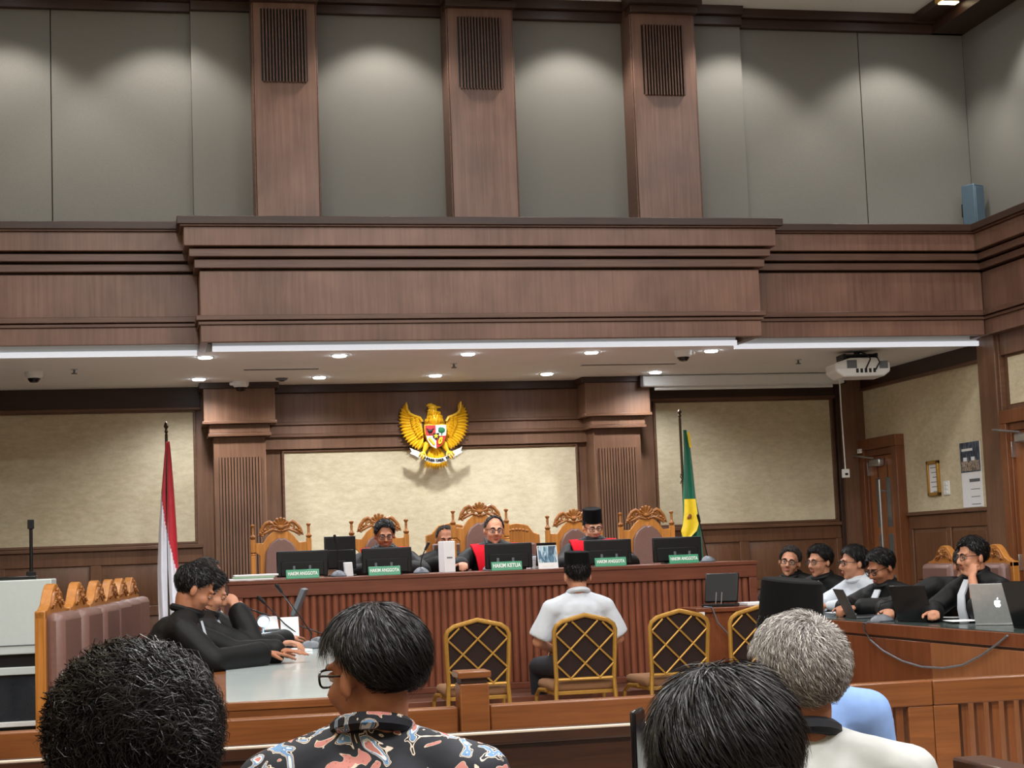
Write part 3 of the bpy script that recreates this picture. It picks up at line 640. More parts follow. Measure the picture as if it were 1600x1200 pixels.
# ================================================================== EMBLEM
M['egold'] = plain('emblem_gold', (236, 188, 36), .4, metal=.1, var=.1, scale=30)
M['ered'] = plain('emblem_red', (176, 34, 34), .5); M['ewhite'] = plain('emblem_white', (232, 238, 236), .5); M['egreen'] = plain('emblem_green', (30, 104, 62), .5); M['eblack'] = plain('emblem_black', (26, 22, 20), .5)
em = thing('national_emblem', 'golden eagle emblem with a shield and a motto ribbon above the judges', 'emblem', tuple(at(679, 675, YB-.12)))
KS = 1/(9.23*2700/15.05)
def ez(u, v): return ((u-730)*KS, (600-v)*KS)
def feather(p0, p1, w, y, th=.012):
    p0, p1 = Vector((p0[0], 0, p0[1])), Vector((p1[0], 0, p1[1])); d = p1-p0; nrm = Vector((-d.z, 0, d.x)).normalized()
    b = MB(); vs = []
    for t_, ww in ((0, .45), (.25, .9), (.55, 1), (.8, .8), (1, .08)):
        c = p0+d*t_+nrm*(.12*w*math.sin(PI*t_))
        hw = ww*w/2
        vs += [c-nrm*hw+Vector((0, y+th*.5, 0)), c+Vector((0, y-th*ww, 0)), c+nrm*hw+Vector((0, y+th*.5, 0)), c+Vector((0, y+th*1.2, 0))]
    fs = [(i*4+j, i*4+(j+1) % 4, i*4+4+(j+1) % 4, i*4+4+j) for i in range(4) for j in range(4)]+[(0, 1, 2, 3), (16, 19, 18, 17)]
    b.add(vs, fs); return b
def pl(pts, t):
    k = len(pts)-1; s = min(int(t*k), k-1); f = t*k-s
    return (pts[s][0]*(1-f)+pts[s+1][0]*f, pts[s][1]*(1-f)+pts[s+1][1]*f)
tips = [(335, 165), (262, 240), (228, 330), (218, 420), (228, 520), (248, 610), (290, 690), (345, 760), (410, 815), (480, 850)]
roots = [(345, 330), (372, 352), (395, 390), (410, 440), (425, 500), (445, 560), (470, 610), (500, 650), (530, 690), (560, 730)]
for side in (-1, 1):
    wing = MB(); 
    def mir(p): return (-p[0], p[1]) if side == 1 else p
    outline = [(345, 240), (372, 330), (440, 365), (520, 395), (552, 440), (556, 520), (580, 690), (560, 740), (470, 780), (380, 690), (320, 560), (290, 440), (300, 330)]
    pol = [mir(ez(*p)) for p in outline]; pol = pol if side == -1 else pol[::-1]
    wing.prism(pol[::-1], .01, .05); w0 = wing.build('wing', M['egold'], em, .004)
    for i in range(17):
        t_ = i/16; feather(mir(ez(*pl(roots, t_))), mir(ez(*pl(tips, t_))), .034, .008+(i % 2)*.004).build('feather', M['egold'], w0)
    for row, (ra, rb_, n_) in enumerate((([(440, 380), (450, 480), (520, 640)], [(380, 400), (400, 530), (490, 690)], 10), ([(500, 400), (505, 480), (555, 620)], [(445, 420), (455, 520), (520, 660)], 9))):
        for i in range(n_): t_ = i/(n_-1); feather(mir(ez(*pl(ra, t_))), mir(ez(*pl(rb_, t_))), .03, -.008-.008*row).build('feather', M['egold'], w0)
    lead = MB(); lead.tube([(x, -.004, z) for x, z in [mir(ez(*p)) for p in ((332, 165), (338, 260), (375, 330), (440, 365), (520, 392), (556, 450))]], [.006, .012, .014, .014, .014, .012], 8); lead.build('leading_edge', M['egold'], w0)
b = MB()
b.cap((*[ez(730, 420)[0]], -.02, ez(0, 420)[1]), (ez(712, 310)[0], -.03, ez(0, 310)[1]), .06, .036)
b.ell((ez(705, 252)[0], -.035, ez(0, 252)[1]), (.042, .036, .03)); b.ell((ez(775, 248)[0], -.03, ez(0, 248)[1]), (.032, .018, .01)); b.ell((ez(680, 185)[0], -.03, ez(0, 205)[1]), (.02, .014, .012))
b.ell((ez(730, 560)[0], 0, ez(0, 560)[1]), (.1, .045, .14))
hd = b.build('eagle_body', M['egold'], em)
b = MB(); b.tube([(ez(690, 225)[0], -.04, ez(0, 225)[1]), (ez(640, 215)[0], -.045, ez(0, 215)[1]), (ez(612, 225)[0], -.045, ez(0, 228)[1])], [.018, .014, .004], 8); b.tube([(ez(690, 280)[0], -.04, ez(0, 280)[1]), (ez(650, 290)[0], -.045, ez(0, 295)[1]), (ez(622, 300)[0], -.045, ez(0, 300)[1])], [.014, .01, .003], 8); b.build('beak', M['egold'], hd)
for k in range(14):
    a = R(-70+k*140/13); r_ = .05
    for j, v in enumerate((330, 380, 430)):
        if (k+j) % 2: continue
        xx = ez(720, v)[0]+(.05+.012*j)*math.sin(a); feather((xx, ez(0, v)[1]+.012), (xx*1.15, ez(0, v)[1]-.02), .022, -.03-.045*math.cos(a)).build('neck_feather', M['egold'], hd)
# shield
sh = [(575, 510), (880, 510), (878, 640), (850, 740), (800, 805), (725, 845), (650, 800), (605, 720), (580, 620)]
def clip(poly, f):
    out = []
    for i in range(len(poly)):
        a, c = poly[i], poly[(i+1) % len(poly)]; fa, fc = f(a), f(c)
        if fa >= 0: out.append(a)
        if fa*fc < 0: t_ = fa/(fa-fc); out.append((a[0]+(c[0]-a[0])*t_, a[1]+(c[1]-a[1])*t_))
    return out
def plate(poly, y0, y1, name, mt, parent, bev=.001):
    pol = [ez(*p) for p in poly]; ar = sum(pol[i-1][0]*pol[i][1]-pol[i][0]*pol[i-1][1] for i in range(len(pol)))
    return MB().prism(pol if ar > 0 else pol[::-1], y0, y1).build(name, mt, parent, bev)
cx_, cy_ = 727, 663
big = [(cx_+(x-cx_)*1.05, cy_+(y-cy_)*1.05) for x, y in sh]
sd = plate(big, -.07, -.03, 'shield', M['egold'], em, .004)
for fx_, fy_, mt in ((-1, -1, 'ered'), (1, -1, 'ewhite'), (-1, 1, 'ewhite'), (1, 1, 'ered')):
    q = clip(clip(sh, lambda p: (p[0]-cx_)*fx_), lambda p: (p[1]-cy_)*fy_); plate(q, -.076, -.07, 'shield_quarter', M[mt], sd, 0)
inn = [(680, 625), (775, 625), (775, 690), (727, 730), (680, 690)]; plate(inn, -.08, -.076, 'shield_heart', M['eblack'], sd, 0)
star = [(727+(42 if i % 2 == 0 else 16)*math.sin(PI*i/5), 668-(42 if i % 2 == 0 else 16)*math.cos(PI*i/5)) for i in range(10)]; plate(star, -.086, -.08, 'star', M['egold'], sd, 0)
b = MB(); c = ez(810, 585); b.ell((c[0], -.08, c[1]), (.032, .008, .026)); b.ell((c[0]-.012, -.08, c[1]+.014), (.016, .008, .014)); b.box(c[0]-.005, c[0]+.005, -.082, -.076, c[1]-.045, c[1]); b.build('banyan_tree', M['egreen'], sd)
b = MB(); c = ez(645, 595); b.ell((c[0], -.08, c[1]), (.024, .008, .016)); 
for sx in (-1, 1): b.tube([(c[0]+sx*.014, -.08, c[1]+.01), (c[0]+sx*.03, -.08, c[1]+.018), (c[0]+sx*.028, -.08, c[1]+.03)], [.005, .004, .002], 6)
b.box(c[0]-.012, c[0]-.004, -.082, -.076, c[1]-.03, c[1]); b.box(c[0]+.004, c[0]+.012, -.082, -.076, c[1]-.03, c[1]); b.build('bull_head', M['eblack'], sd)
b = MB()
for k in range(10): a = 2*PI*k/10; c = ez(790+30*math.cos(a)*.6+12*math.sin(a)*-1, 735+42*math.sin(a)); b.ell((c[0], -.08, c[1]), (.009, .006, .009))
b.build('chain', M['egold'], sd)
b = MB()
for k in range(7): c = ez(630+11*k, 700+14*k); b.ell((c[0], -.08, c[1]), (.008, .006, .014), Rm=Matrix.Rotation(R(35), 3, 'Y'))
b.build('rice_and_cotton', M['egold'], sd)
# legs, tail, ribbon
for sx in (-1, 1):
    b = MB(); b.cap((sx*ez(855, 0)[0], -.02, ez(0, 780)[1]), (sx*ez(900, 0)[0], -.03, ez(0, 880)[1]), .03, .016)
    for k in range(3): b.cap((sx*ez(905, 0)[0], -.035, ez(0, 885)[1]), (sx*(ez(880, 0)[0]+.035*k), -.05, ez(0, 945)[1]+.004*k), .01, .006, n=8)
    b.build('leg', M['egold'], em)
for k in range(9):
    u = (k-4)/4; feather(ez(730+60*u, 830), ez(730+165*u, 1150-30*abs(u)), .034, -.012+(k % 2)*.005).build('tail_feather', M['egold'], em)
def arc_pt(u): return (730+205*u, 1022-70*u*u)       # ribbon centre line
n_ = 20; b = MB()
for s_ in (0, 1):
    for i in range(n_+1):
        u = -1+2*i/n_; c = arc_pt(u)
        for dv in (-36, 36):
            q = ez(c[0]-dv*.25*u, c[1]+dv); b.v.append((q[0], -.075+.012*s_+.02*u*u, q[1]))
o_ = 2*(n_+1)
for i in range(n_):
    a = 2*i
    for f in ((a, a+1, a+3, a+2), (o_+a, o_+a+2, o_+a+3, o_+a+1), (a, a+2, o_+a+2, o_+a), (a+1, o_+a+1, o_+a+3, a+3)): b.f.append(f); b.m.append(0)
b.f += [(0, o_, o_+1, 1), (2*n_, 2*n_+1, o_+2*n_+1, o_+2*n_)]; b.m += [0, 0]
rib = b.build('ribbon', M['ewhite'], em)
for sx in (-1, 1):
    pts = [(930, 930), (985, 880), (1060, 850), (1110, 825), (1085, 880), (1110, 905), (1050, 935), (985, 975), (950, 985)]
    pts = [(730+sx*(x-730), y) for x, y in pts]; plate(pts, -.06, -.045, 'ribbon_tail', M['ewhite'], rib)
    b = MB()
    for k in range(3): c = ez(730+sx*(925+22*k-730), 975-28*k); b.ell((c[0], -.07, c[1]), (.007, .012, .024), Rm=Matrix.Rotation(R(-sx*35), 3, 'Y'))
    b.build('claw', M['egold'], em)
motto = 'BHINNEKA TUNGGAL IKA'; mb_ = MB()
for i, ch in enumerate(motto):
    if ch == ' ': continue
    u = -.86+1.72*i/(len(motto)-1); c = arc_pt(u); q = ez(*c); me = text_mesh(ch, .034, .001)
    Mx = TR(q[0], -.079+.02*u*u, q[1]) @ RY(math.degrees(math.atan2(-140*u, 205))) @ RX(90)
    mb_.add([v.co for v in me.vertices], [tuple(p.vertices) for p in me.polygons], Mx)
mb_.build('motto_lettering', M['eblack'], rib)
# ================================================================== SOFFIT FITTINGS
M['ring'] = plain('downlight_ring', (210, 212, 212), .4)
rowname = ['front', 'back']; colname = ['leftmost', 'second', 'middle', 'fourth', 'rightmost']
for i, (x, y) in enumerate(DOWN):
    t = thing('downlight', '%s round downlight in the %s row of the soffit' % (colname[i % 5], rowname[i//5]), 'ceiling light', (x, y, ZS), 0, 'soffit downlights')
    MB().lathe([(.06, -.004), (.064, -.002), (.064, 0)], 20).build('trim_ring', M['ring'], t)
    MB().lathe([(.046, -.012), (.052, -.0045)], 20).build('lens', M['lampw'], t)
for i, (x, y) in enumerate(HALL):  # housings for the unseen fill lights added over the hall
    t = thing('fill_panel', '%s added square fill light in the %s row of the hall ceiling' % (['left', 'middle', 'right'][i % 3], ['rearmost', 'second', 'third', 'frontmost'][i//3]), 'ceiling light', (x, y, ZC), 0, 'added hall fill panels')
    MB().box(-.31, .31, -.31, .31, -.02, 0).build('frame', M['ring'], t, .004)
for i, x in enumerate(WASH):
    t = thing('wall_washer', 'ceiling spotlight above upper wall bay %s' % ['at the left edge', 'left of the first column', 'between first and middle column', 'between middle and third column', 'right of the third column', 'near the right corner'][i], 'ceiling light', (x, 11.85, ZC), 0, 'upper wall washers')
    MB().lathe([(.06, -.012), (.075, -.006), (.075, 0), (.05, 0)], 18).build('trim_ring', M['ring'], t); MB().lathe([(.05, -.02), (.055, -.0125)], 18).build('lens', M['lampw'], t)
q = at(1482, 3, 11.9)
t = thing('linear_lamp', 'small gold lit ceiling lamp in the top right corner', 'ceiling light', (q.x, 11.9, ZC-.0)); MB().box(-.09, .09, -.05, .05, -.06, 0).build('housing', M['gold'], t, .004); MB().box(-.07, .07, -.035, .035, -.066, -.06).build('diffuser', plain('warm_diffuser', (255, 240, 210), .5, emit=(255, 225, 180), es=6), t)
def dome(label, px, py, side_knob):
    d = _fw + _rt*((px-800)/F) - _up*((py-600)/F); k = (ZS-1.3)/d.z; loc = EYE+d*k
    t = thing('dome_camera', label, 'camera', (loc.x, loc.y, ZS), 0, 'dome cameras under the soffit')
    MB().lathe([(.0, -.085), (.03, -.08), (.045, -.06), (.05, -.045)], 20).build('dome', M['blackg'], t); MB().lathe([(.05, -.05), (.066, -.035), (.07, -.005), (.07, 0)], 20).build('housing', M['white'], t)
    if side_knob: MB().ell((side_knob*.075, -.01, -.02), (.02, .02, .016)).build('side_lens', M['white'], t)
dome('white dome security camera on the soffit at the far left', 53, 581, 0); dome('dome security camera beside the left pilaster', 376, 596, -1); dome('dome security camera near the right downlights', 1067, 548, 1)
def onsoffit(px, py):
    d = _fw + _rt*((px-800)/F) - _up*((py-600)/F); return EYE+d*((ZS-1.3)/d.z)
for px, py, l in ((116, 577, 'left of the leftmost downlights'), (709, 568, 'above the emblem'), (1247, 562, 'beside the projector')):
    q = onsoffit(px, py); t = thing('sprinkler', 'small fire sprinkler on the soffit '+l, 'sprinkler', (q.x, q.y, ZS), 0, 'soffit sprinklers')
    MB().cyl((0, 0, 0), (0, 0, -.03), .008).cyl((0, 0, -.03), (0, 0, -.036), .022, n=12).build('head', M['grey'], t); MB().lathe([(.028, -.004), (.028, 0)], 14).build('flange', M['steel'], t)
for (xa, ya), (xb, yb), l in (((380, 575), (498, 577), 'left'), ((905, 570), (1058, 567), 'right')):
    p, q = onsoffit(xa, ya), onsoffit(xb, yb); t = thing('air_vent', 'long narrow air slot in the soffit on the '+l, 'vent', ((p.x+q.x)/2, (p.y+q.y)/2, ZS), 0, 'soffit air slots')
    w = (q.x-p.x)/2; MB().box(-w, w, -.05, .05, -.006, 0).build('frame', M['soffit'], t, .002)
    for yy in (-.025, .02): MB().box(-w+.01, w-.01, yy-.012, yy+.012, -.0075, -.005).build('slot', M['black'], t)
q = onsoffit(440, 591); t = thing('smoke_detector', 'flat round dark smoke detector beside the left dome camera', 'detector', (q.x, q.y, ZS)); MB().lathe([(.03, -.02), (.045, -.015), (.055, 0)], 18).build('body', M['grey'], t); MB().lathe([(.02, -.026), (.028, -.02)], 14).build('sensor_cap', M['black'], t)
# projection screen housing
y_ = 14.5; xa, xb = X_(1002, 600, y_), X_(1316, 590, y_)
t = thing('projection_screen', 'white rolled up projection screen casing below the soffit on the right', 'screen', (xa, y_, ZS)); w = xb-xa
MB().box(0, w, -.05, .05, -.1, -.005).build('casing', M['white'], t, .012); MB().box(-.025, 0, -.055, .055, -.105, -.002).build('end_cap', M['dark'], t, .004); MB().box(w, w+.02, -.055, .055, -.105, -.002).build('end_cap', M['dark'], t, .004)
MB().cyl((.12, 0, -.118), (w-.1, 0, -.118), .014, n=10).build('screen_batten', M['white'], t); MB().box(.12, w-.1, -.004, .004, -.118, -.1).build('screen_fabric', M['paper'], t)
# projector
q = at(1340, 578, 12.9); t = thing('projector', 'white projector hanging from the soffit on the right', 'projector', (q.x, 12.9, ZS), R(-6))
s = 2700/13.6; w, zt, zb = 44/s, -.02, -.2
zt = at(1340, 562, 12.9).z-ZS; zb = at(1340, 591, 12.9).z-ZS; hz = zt-zb
body = [(-w, zt-.25*hz), (-w+.05, zt-.02), (-.1, zt), (.1, zt), (w-.03, zt-.03), (w, zt-.3*hz), (w, zb+.25*hz), (w-.05, zb), (-w+.06, zb), (-w, zb+.3*hz)]
MB().prism(body[::-1], -.15, .15).build('body', M['white'], t, .012)
MB().box(-w+.09, -w+.17, -.156, -.148, zt-.55*hz, zt-.12*hz).build('vent_grille', M['grey'], t, .002); MB().box(w-.09, w-.02, -.156, -.148, zt-.6*hz, zt-.2*hz).build('vent_grille', M['grey'], t, .002)
for k in range(5): MB().box(-.06+.035*k, -.04+.035*k, -.155, -.148, zb+.2*hz, zb+.42*hz).build('port', M['black'], t)
MB().tube([(.02, -.155, zb+.4*hz), (.05, -.19, zt-.1*hz), (.03, -.17, zt+.02), (0, -.1, zt+.05), (0, 0, -.03)], .006, 7).build('cable', M['black'], t); MB().tube([(.1, -.155, zb+.35*hz), (.12, -.2, zt-.3*hz), (.1, -.17, zt+.02), (.02, -.05, -.05)], .006, 7).build('cable', M['black'], t)
MB().cyl((0, 0, 0), (0, 0, zt+.03), .025, n=12).build('mount_pole', M['black'], t); MB().box(-.14, .14, -.1, .1, zt+.02, zt+.035).build('mount_plate', M['black'], t, .003)
for sx in (-1, 1): MB().box(sx*.13-.012, sx*.13+.012, -.1, .1, zt-.005, zt+.04).build('mount_arm', M['black'], t, .003)
# hanging cable with a socket
y_ = 14.22; p0, p1, p2 = at(1312, 600, y_), at(1315, 650, y_), at(1321, 733, y_)
t = thing('hanging_socket', 'white socket hanging on a thin cable before the corner post', 'socket', (p2.x, y_, p2.z))
MB().tube([tuple(Vector((p.x, y_, p.z))-Vector((p2.x, y_, p2.z))) for p in (Vector((p0.x, 0, ZS)), p0, p1, p2)], .006, 8).build('cable', M['white'], t)
c = MB().box(-.03, .03, -.02, .02, -.075, .0).build('socket_body', M['white'], t, .004); MB().box(-.014, .014, -.0215, -.019, -.055, -.035).build('socket_hole', M['black'], c)
# speaker on the ledge
q = at(1530, 320, 12.12); t = thing('wall_speaker', 'small blue grey loudspeaker standing on the fascia ledge in the right corner', 'speaker', (6.37, 12.2, 3.685), R(28))
h = at(1530, 290, 12.2).z-3.685
MB().box(-.065, .065, -.06, .06, 0, h).build('cabinet', plain('blue_grey_speaker', (66, 84, 98), .5), t, .008); MB().box(-.055, .055, -.066, -.058, .02, h-.02).build('grille', plain('speaker_cloth', (76, 96, 110), .8, bump=.2, scale=300), t, .004); MB().box(-.03, .03, .05, .09, h*.3, h*.6).build('bracket', M['black'], t)

# ================================================================== RIGHT WALL THINGS
def on_r(px, py): return atx(px, py, XR-.01)
a, c = on_r(1450, 721), on_r(1471, 774); t = thing('framed_notice', 'gold framed white notice hanging right of the door', 'picture frame', (XR-.008, (a.y+c.y)/2, (a.z+c.z)/2))
w, h = abs(a.y-c.y)/2, (a.z-c.z)/2
for y0, y1, z0, z1 in ((-w, w, h-.03, h), (-w, w, -h, -h+.03), (-w, -w+.03, -h, h), (w-.03, w, -h, h)): MB().box(-.025, 0, y0, y1, z0, z1).build('frame_bar', M['gold'], t, .004)
MB().box(-.012, -.004, -w+.028, w-.028, -h+.028, h-.028).build('sheet', M['paper'], t)
for k in range(6): MB().box(-.0128, -.0118, -w+.05, w-.05-.02*(k % 3), h*.6-.04*k-.003, h*.6-.04*k+.003).build('text_line', M['grey'], t)
a, c = on_r(1474, 752), on_r(1486, 773); t = thing('light_switch', 'white light switch plate between the framed notice and the calendar', 'switch', (XR-.008, (a.y+c.y)/2, (a.z+c.z)/2)); w, h = .05, (a.z-c.z)/2
MB().box(-.012, 0, -w, w, -h, h).build('plate', M['white'], t, .004)
for k in (-1, 0, 1): MB().box(-.018, -.01, -w*.5, w*.5, k*h*.55-h*.2, k*h*.55+h*.2).build('rocker', M['white'], t, .002)
a, c = on_r(1500, 693), on_r(1537, 791); t = thing('wall_calendar', 'wall calendar with a dark building photograph above white month sheets', 'calendar', (XR-.008, (a.y+c.y)/2, (a.z+c.z)/2)); w, h = abs(a.y-c.y)/2, (a.z-c.z)/2
MB().box(-.006, 0, -w, w, -h, h).build('sheet', M['paper'], t)
MB().box(-.0085, -.006, -w, w, .02, h).build('picture', art_mat('night_building_print', [(.35, (22, 30, 44)), (.5, (48, 64, 84)), (.6, (84, 100, 122)), (.7, (150, 160, 170))], 14, .6, (1, 5, 1)), t)
for k in (-.5, .3): MB().box(-.0095, -.0085, -w*abs(0)-w*k-.03, -w*k+.03, .11, h-.12).build('pillar_print', M['paper'], t)
MB().box(-.0095, -.0085, -w*.9, w*.9, .03, .11).build('crowd_print', art_mat('crowd_print', [(.4, (90, 76, 66)), (.6, (176, 160, 146))], 60, .5), t)
MB().box(-.0095, -.0085, -w*.3, w*.8, h-.07, h-.05).build('title_print', M['white'], t)
MB().box(-.0075, -.006, -w*.85, w*.2, -.06, -.035).build('heading_print', M['grey'], t)
for k in range(4): MB().box(-.0072, -.006, -w*.8, w*.1, -.12-.06*k, -.115-.06*k).build('text_line', M['grey'], t)

# ================================================================== LEFT SIDE: CABINET, STAND, CHAIRS, TABLE
M['cabw'] = plain('cabinet_white', (196, 206, 204), .4, var=.02); M['cabg'] = plain('dark_cabinet_glass', (34, 42, 50), .08, spec=.8)
t = thing('media_cabinet', 'white cabinet with dark glass lower doors at the left edge', 'cabinet', (-1.0, 10.7, 0)); e_ = X_(81, 960, 10.6)+1.0
ztop, z1, z2, z3, z4 = at(40, 906, 10.6).z, at(40, 1022, 10.6).z, at(40, 1042, 10.6).z, at(40, 1054, 10.6).z, at(40, 1127, 10.6).z
MB().box(-.58, e_, -.1, .5, z1, ztop).build('upper_body', M['cabw'], t, .006); MB().box(-.56, e_-.02, -.06, .45, z2, z1).build('shelf_gap', M['black'], t)
MB().box(-.58, e_, -.1, .5, z3, z2).build('shelf', M['cabw'], t, .004)
for k in range(3): x0 = -.56+k*(e_+.56)/3; MB().box(x0+.003, x0+(e_+.56)/3-.003, -.08, -.06, z4, z3).build('glass_door', M['cabg'], t, .002)
MB().box(-.57, e_-.01, -.06, .45, .06, z3).build('lower_body', M['black'], t); MB().box(-.58, e_, -.1, .5, z4-.03, z4).build('base_rail', M['white'], t, .004); MB().box(-.57, e_, -.09, .48, 0, .06).build('plinth', M['cabg'], t)
MB().box(e_, e_+.012, -.02, .1, z1+.05, ztop-.04).build('side_hinge_strip', M['black'], t); MB().box(-.57, e_-.01, -.105, -.1, z1+.05, z1+.055).build('seam', M['grey'], t)
o = MB().box(-.16, .16, -.1, .1, 0, .022).build('set_top_box', M['blackg'], None, .004); o.location = (X_(14, 905, 10.8), 10.85, ztop); tag(o, 'flat black box lying on the white cabinet', 'box')
q = at(49, 900, 11.55); zt = at(49, 812, 11.55).z
t = thing('light_stand', 'thin black tripod stand rising behind the white cabinet', 'stand', (q.x, 11.55, 0))
MB().cyl((0, 0, .1), (0, 0, zt-.05), .011, n=10).build('pole', M['black'], t); MB().box(-.02, .02, -.02, .02, zt-.06, zt).build('clamp', M['black'], t, .004); MB().box(-.03, .03, -.015, .015, 1.28, 1.31).build('collar', M['black'], t, .004)
for k in range(3): a = 2*PI*k/3+.5; MB().cyl((0, 0, .45), (.2*math.cos(a), .2*math.sin(a), 0.008), .008, n=8).build('leg', M['black'], t)

def side_chair(label, loc, rz, group):      # high leather back, faces local +x
    t = thing('leather_chair', label, 'chair', loc, rz, group)
    for sy in (-1, 1): MB().box(-.02, .025, sy*.235-.02, sy*.235+.02, 0, 1.13).build('back_post', M['oak'], t, .003)
    poly = [(-.255, 1.1), (.255, 1.1), (.255, 1.135), (.2, 1.14), (.14, 1.165), (.09, 1.215), (.04, 1.245), (0, 1.25), (-.04, 1.245), (-.09, 1.215), (-.14, 1.165), (-.2, 1.14), (-.255, 1.135)]
    MB().prism(poly, -.025, .02, RZ(90)).build('crest_board', M['oak'], t, .004)
    b = carved_crest(1.165, .09, .06, .62, -.028); b.v = [tuple(RZ(90) @ Vector(v)) for v in b.v]; b.build('carved_crest', M['oakd'], t)
    MB().box(-.015, .01, -.23, .23, .4, 1.1).build('back_panel', M['oak'], t); MB().box(.01, .1, -.225, .225, .5, 1.125).build('back_pad', M['leather'], t, .035)
    MB().box(.0, .5, -.25, .25, .38, .43).build('seat_frame', M['oak'], t, .004); MB().box(.02, .49, -.235, .235, .43, .5).build('seat', M['leather'], t, .025)
    for sy in (-1, 1):
        MB().box(.43, .475, sy*.225-.022, sy*.225+.022, 0, .4).build('leg', M['oak'], t, .004)
        a = MB(); a.tube([(.0, sy*.255, .7), (.2, sy*.262, .715), (.4, sy*.262, .71), (.47, sy*.262, .69), (.5, sy*.262, .65), (.48, sy*.262, .62)], [.018, .022, .024, .024, .02, .012], 10); a.cyl((.4, sy*.255, .4), (.4, sy*.262, .7), .016); a.build('armrest', M['oakd'], t)
    return t
for i, (px, Y) in enumerate(((79, 8.0), (117, 8.62), (147, 9.25), (169, 9.95), (186, 10.62), (202, 11.25))):
    side_chair(['leather high back chair nearest the camera in the left row', 'second leather chair of the left row from the camera', 'third leather chair of the left row from the camera', 'fourth leather chair of the left row', 'fifth leather chair of the left row', 'farthest leather chair of the left row, beside the man in the black robe'][i], (X_(px, 940, Y), Y, 0), R(-8), 'leather chairs along the left table')
# left table
TA = R(-2.6); tl = thing('counsel_table', 'long table with a pale runner in front of the left leather chairs', 'table', (.24, 6.7, 0), TA)
M['runner'] = plain('pale_glass_runner', (196, 208, 208), .14, var=.03, scale=3, spec=.6)
TW, TLn = .74, 4.5
MB().box(0, TW, 0, TLn, .75, .785).build('top', M['rail'], tl, .006); MB().box(.02, TW-.02, .0, .03, .36, .75).build('end_panel', M['rail'], tl); 
MB().box(.06, TW-.06, .02, 1.75, .785, .7895).build('runner', M['runner'], tl); MB().box(.06, TW-.06, 1.76, TLn-.1, .785, .7895).build('runner', M['runner'], tl)
for x in (TW-.06,):
    MB().box(x, x+.03, .05, TLn, .3, .75).build('side_panel', M['desk'], tl)
for x in (.06, TW-.12):
    for y in (.06, TLn-.12): MB().box(x, x+.06, y, y+.06, 0, .75).build('leg', M['desk'], tl, .004)
# ================================================================== LEFT TABLE THINGS
TZ = .79
def onz(px, py, z):
    d = _fw + _rt*((px-800)/F) - _up*((py-600)/F); return EYE+d*((z-1.3)/d.z)
def pixdir(base, px, py, Y=None):          # offset from base to the point behind pixel (px,py) at depth Y
    return at(px, py, Y if Y else base.y)-base
def tabp(px, Y): return Vector((X_(px, 1005, Y), Y, TZ))
for px, Yb, tip, mid, l in ((484, 10.45, (440, 925), (470, 965), 'nearest gooseneck microphone on the left table'), (462, 10.75, (413, 942), (445, 975), 'middle gooseneck microphone on the left table'), (436, 10.95, (369, 942), (415, 962), 'left gooseneck microphone on the left table, beside the bright lamp'), (500, 10.95, (355, 940), (440, 968), 'farthest gooseneck microphone on the left table')):
    b0 = tabp(px, Yb); gooseneck(l, tuple(b0), [(0, 0, .04), tuple(pixdir(b0, px+3, 990)), tuple(pixdir(b0, *mid)), tuple(pixdir(b0, *tip))], 1.5)
b0 = tabp(440, 11.05); t = thing('tablet_screen', 'slanted dark screen standing behind the microphones on the left table', 'monitor', tuple(b0), R(78))
MB().box(-.1, .1, -.014, .014, .2, .38, RX(24)).build('panel', M['grey'], t, .004); MB().box(-.012, .012, -.012, .012, .0, .25, RX(24)).build('stem', M['black'], t); MB().box(-.05, .05, -.04, .04, 0.001, .03).build('base', M['black'], t, .004)
b0 = tabp(412, 10.6); t = thing('table_lamp', 'small bright white lamp shining on the left table between papers', 'lamp', tuple(b0)); hl = at(412, 970, 10.6).z-TZ
M['glow'] = plain('bright_led', (255, 255, 255), .4, emit=(215, 240, 255), es=30)
MB().lathe([(.05, 0), (.05, .012), (.012, .02)], 16).build('base', M['grey'], t); MB().cyl((0, 0, .02), (0, .02, hl-.01), .007).build('stem', M['grey'], t); MB().lathe([(.035, -.02), (.04, .0), (.015, .03)], 16, TR(0, -.0, hl) @ RX(-70)).build('shade', M['grey'], t); MB().lathe([(.02, -.024), (.024, -.019)], 16, TR(0, 0, hl) @ RX(-70)).build('led_disc', M['glow'], t)
lamp('table_lamp_light', 'POINT', (b0.x, b0.y-.06, TZ+hl-.01), 1.5, color=(.75, .92, 1), shadow_soft_size=.03)
for i, (px, Yp, rz, w, h, th) in enumerate(((368, 10.55, 15, .2, .2, .045), (396, 10.22, -10, .18, .18, .02), (450, 10.2, 20, .15, .2, .012), (385, 9.85, 0, .2, .18, .01))):
    b0 = tabp(px, Yp); o = MB().box(-w/2, w/2, -h/2, h/2, 0, th).build('paper_pile', M['paper'], None); o.location = (b0.x+.03, b0.y, TZ+.0005+.0001*i); o.rotation_euler = (0, 0, R(rz))
    tag(o, ['thick white paper pile beyond the robed man on the left table', 'papers left of the bright lamp', 'papers before the microphones on the left table', 'thin papers under the hand of the robed man'][i], 'papers', 'papers on the left table')
b0 = tabp(440, 10.72); t = thing('leaning_document', 'upright white document behind the lamp on the left table', 'papers', tuple(b0), R(10))
MB().box(-.11, 0, -.002, .002, .0, .2, RZ(10) @ RX(-18)).build('page', M['paper'], t); MB().box(0, .11, -.002, .002, .0, .19, RZ(-10) @ RX(-18)).build('page', M['paper'], t); MB().box(-.1, .1, .0, .07, 0, .01).build('stand', M['grey'], t)

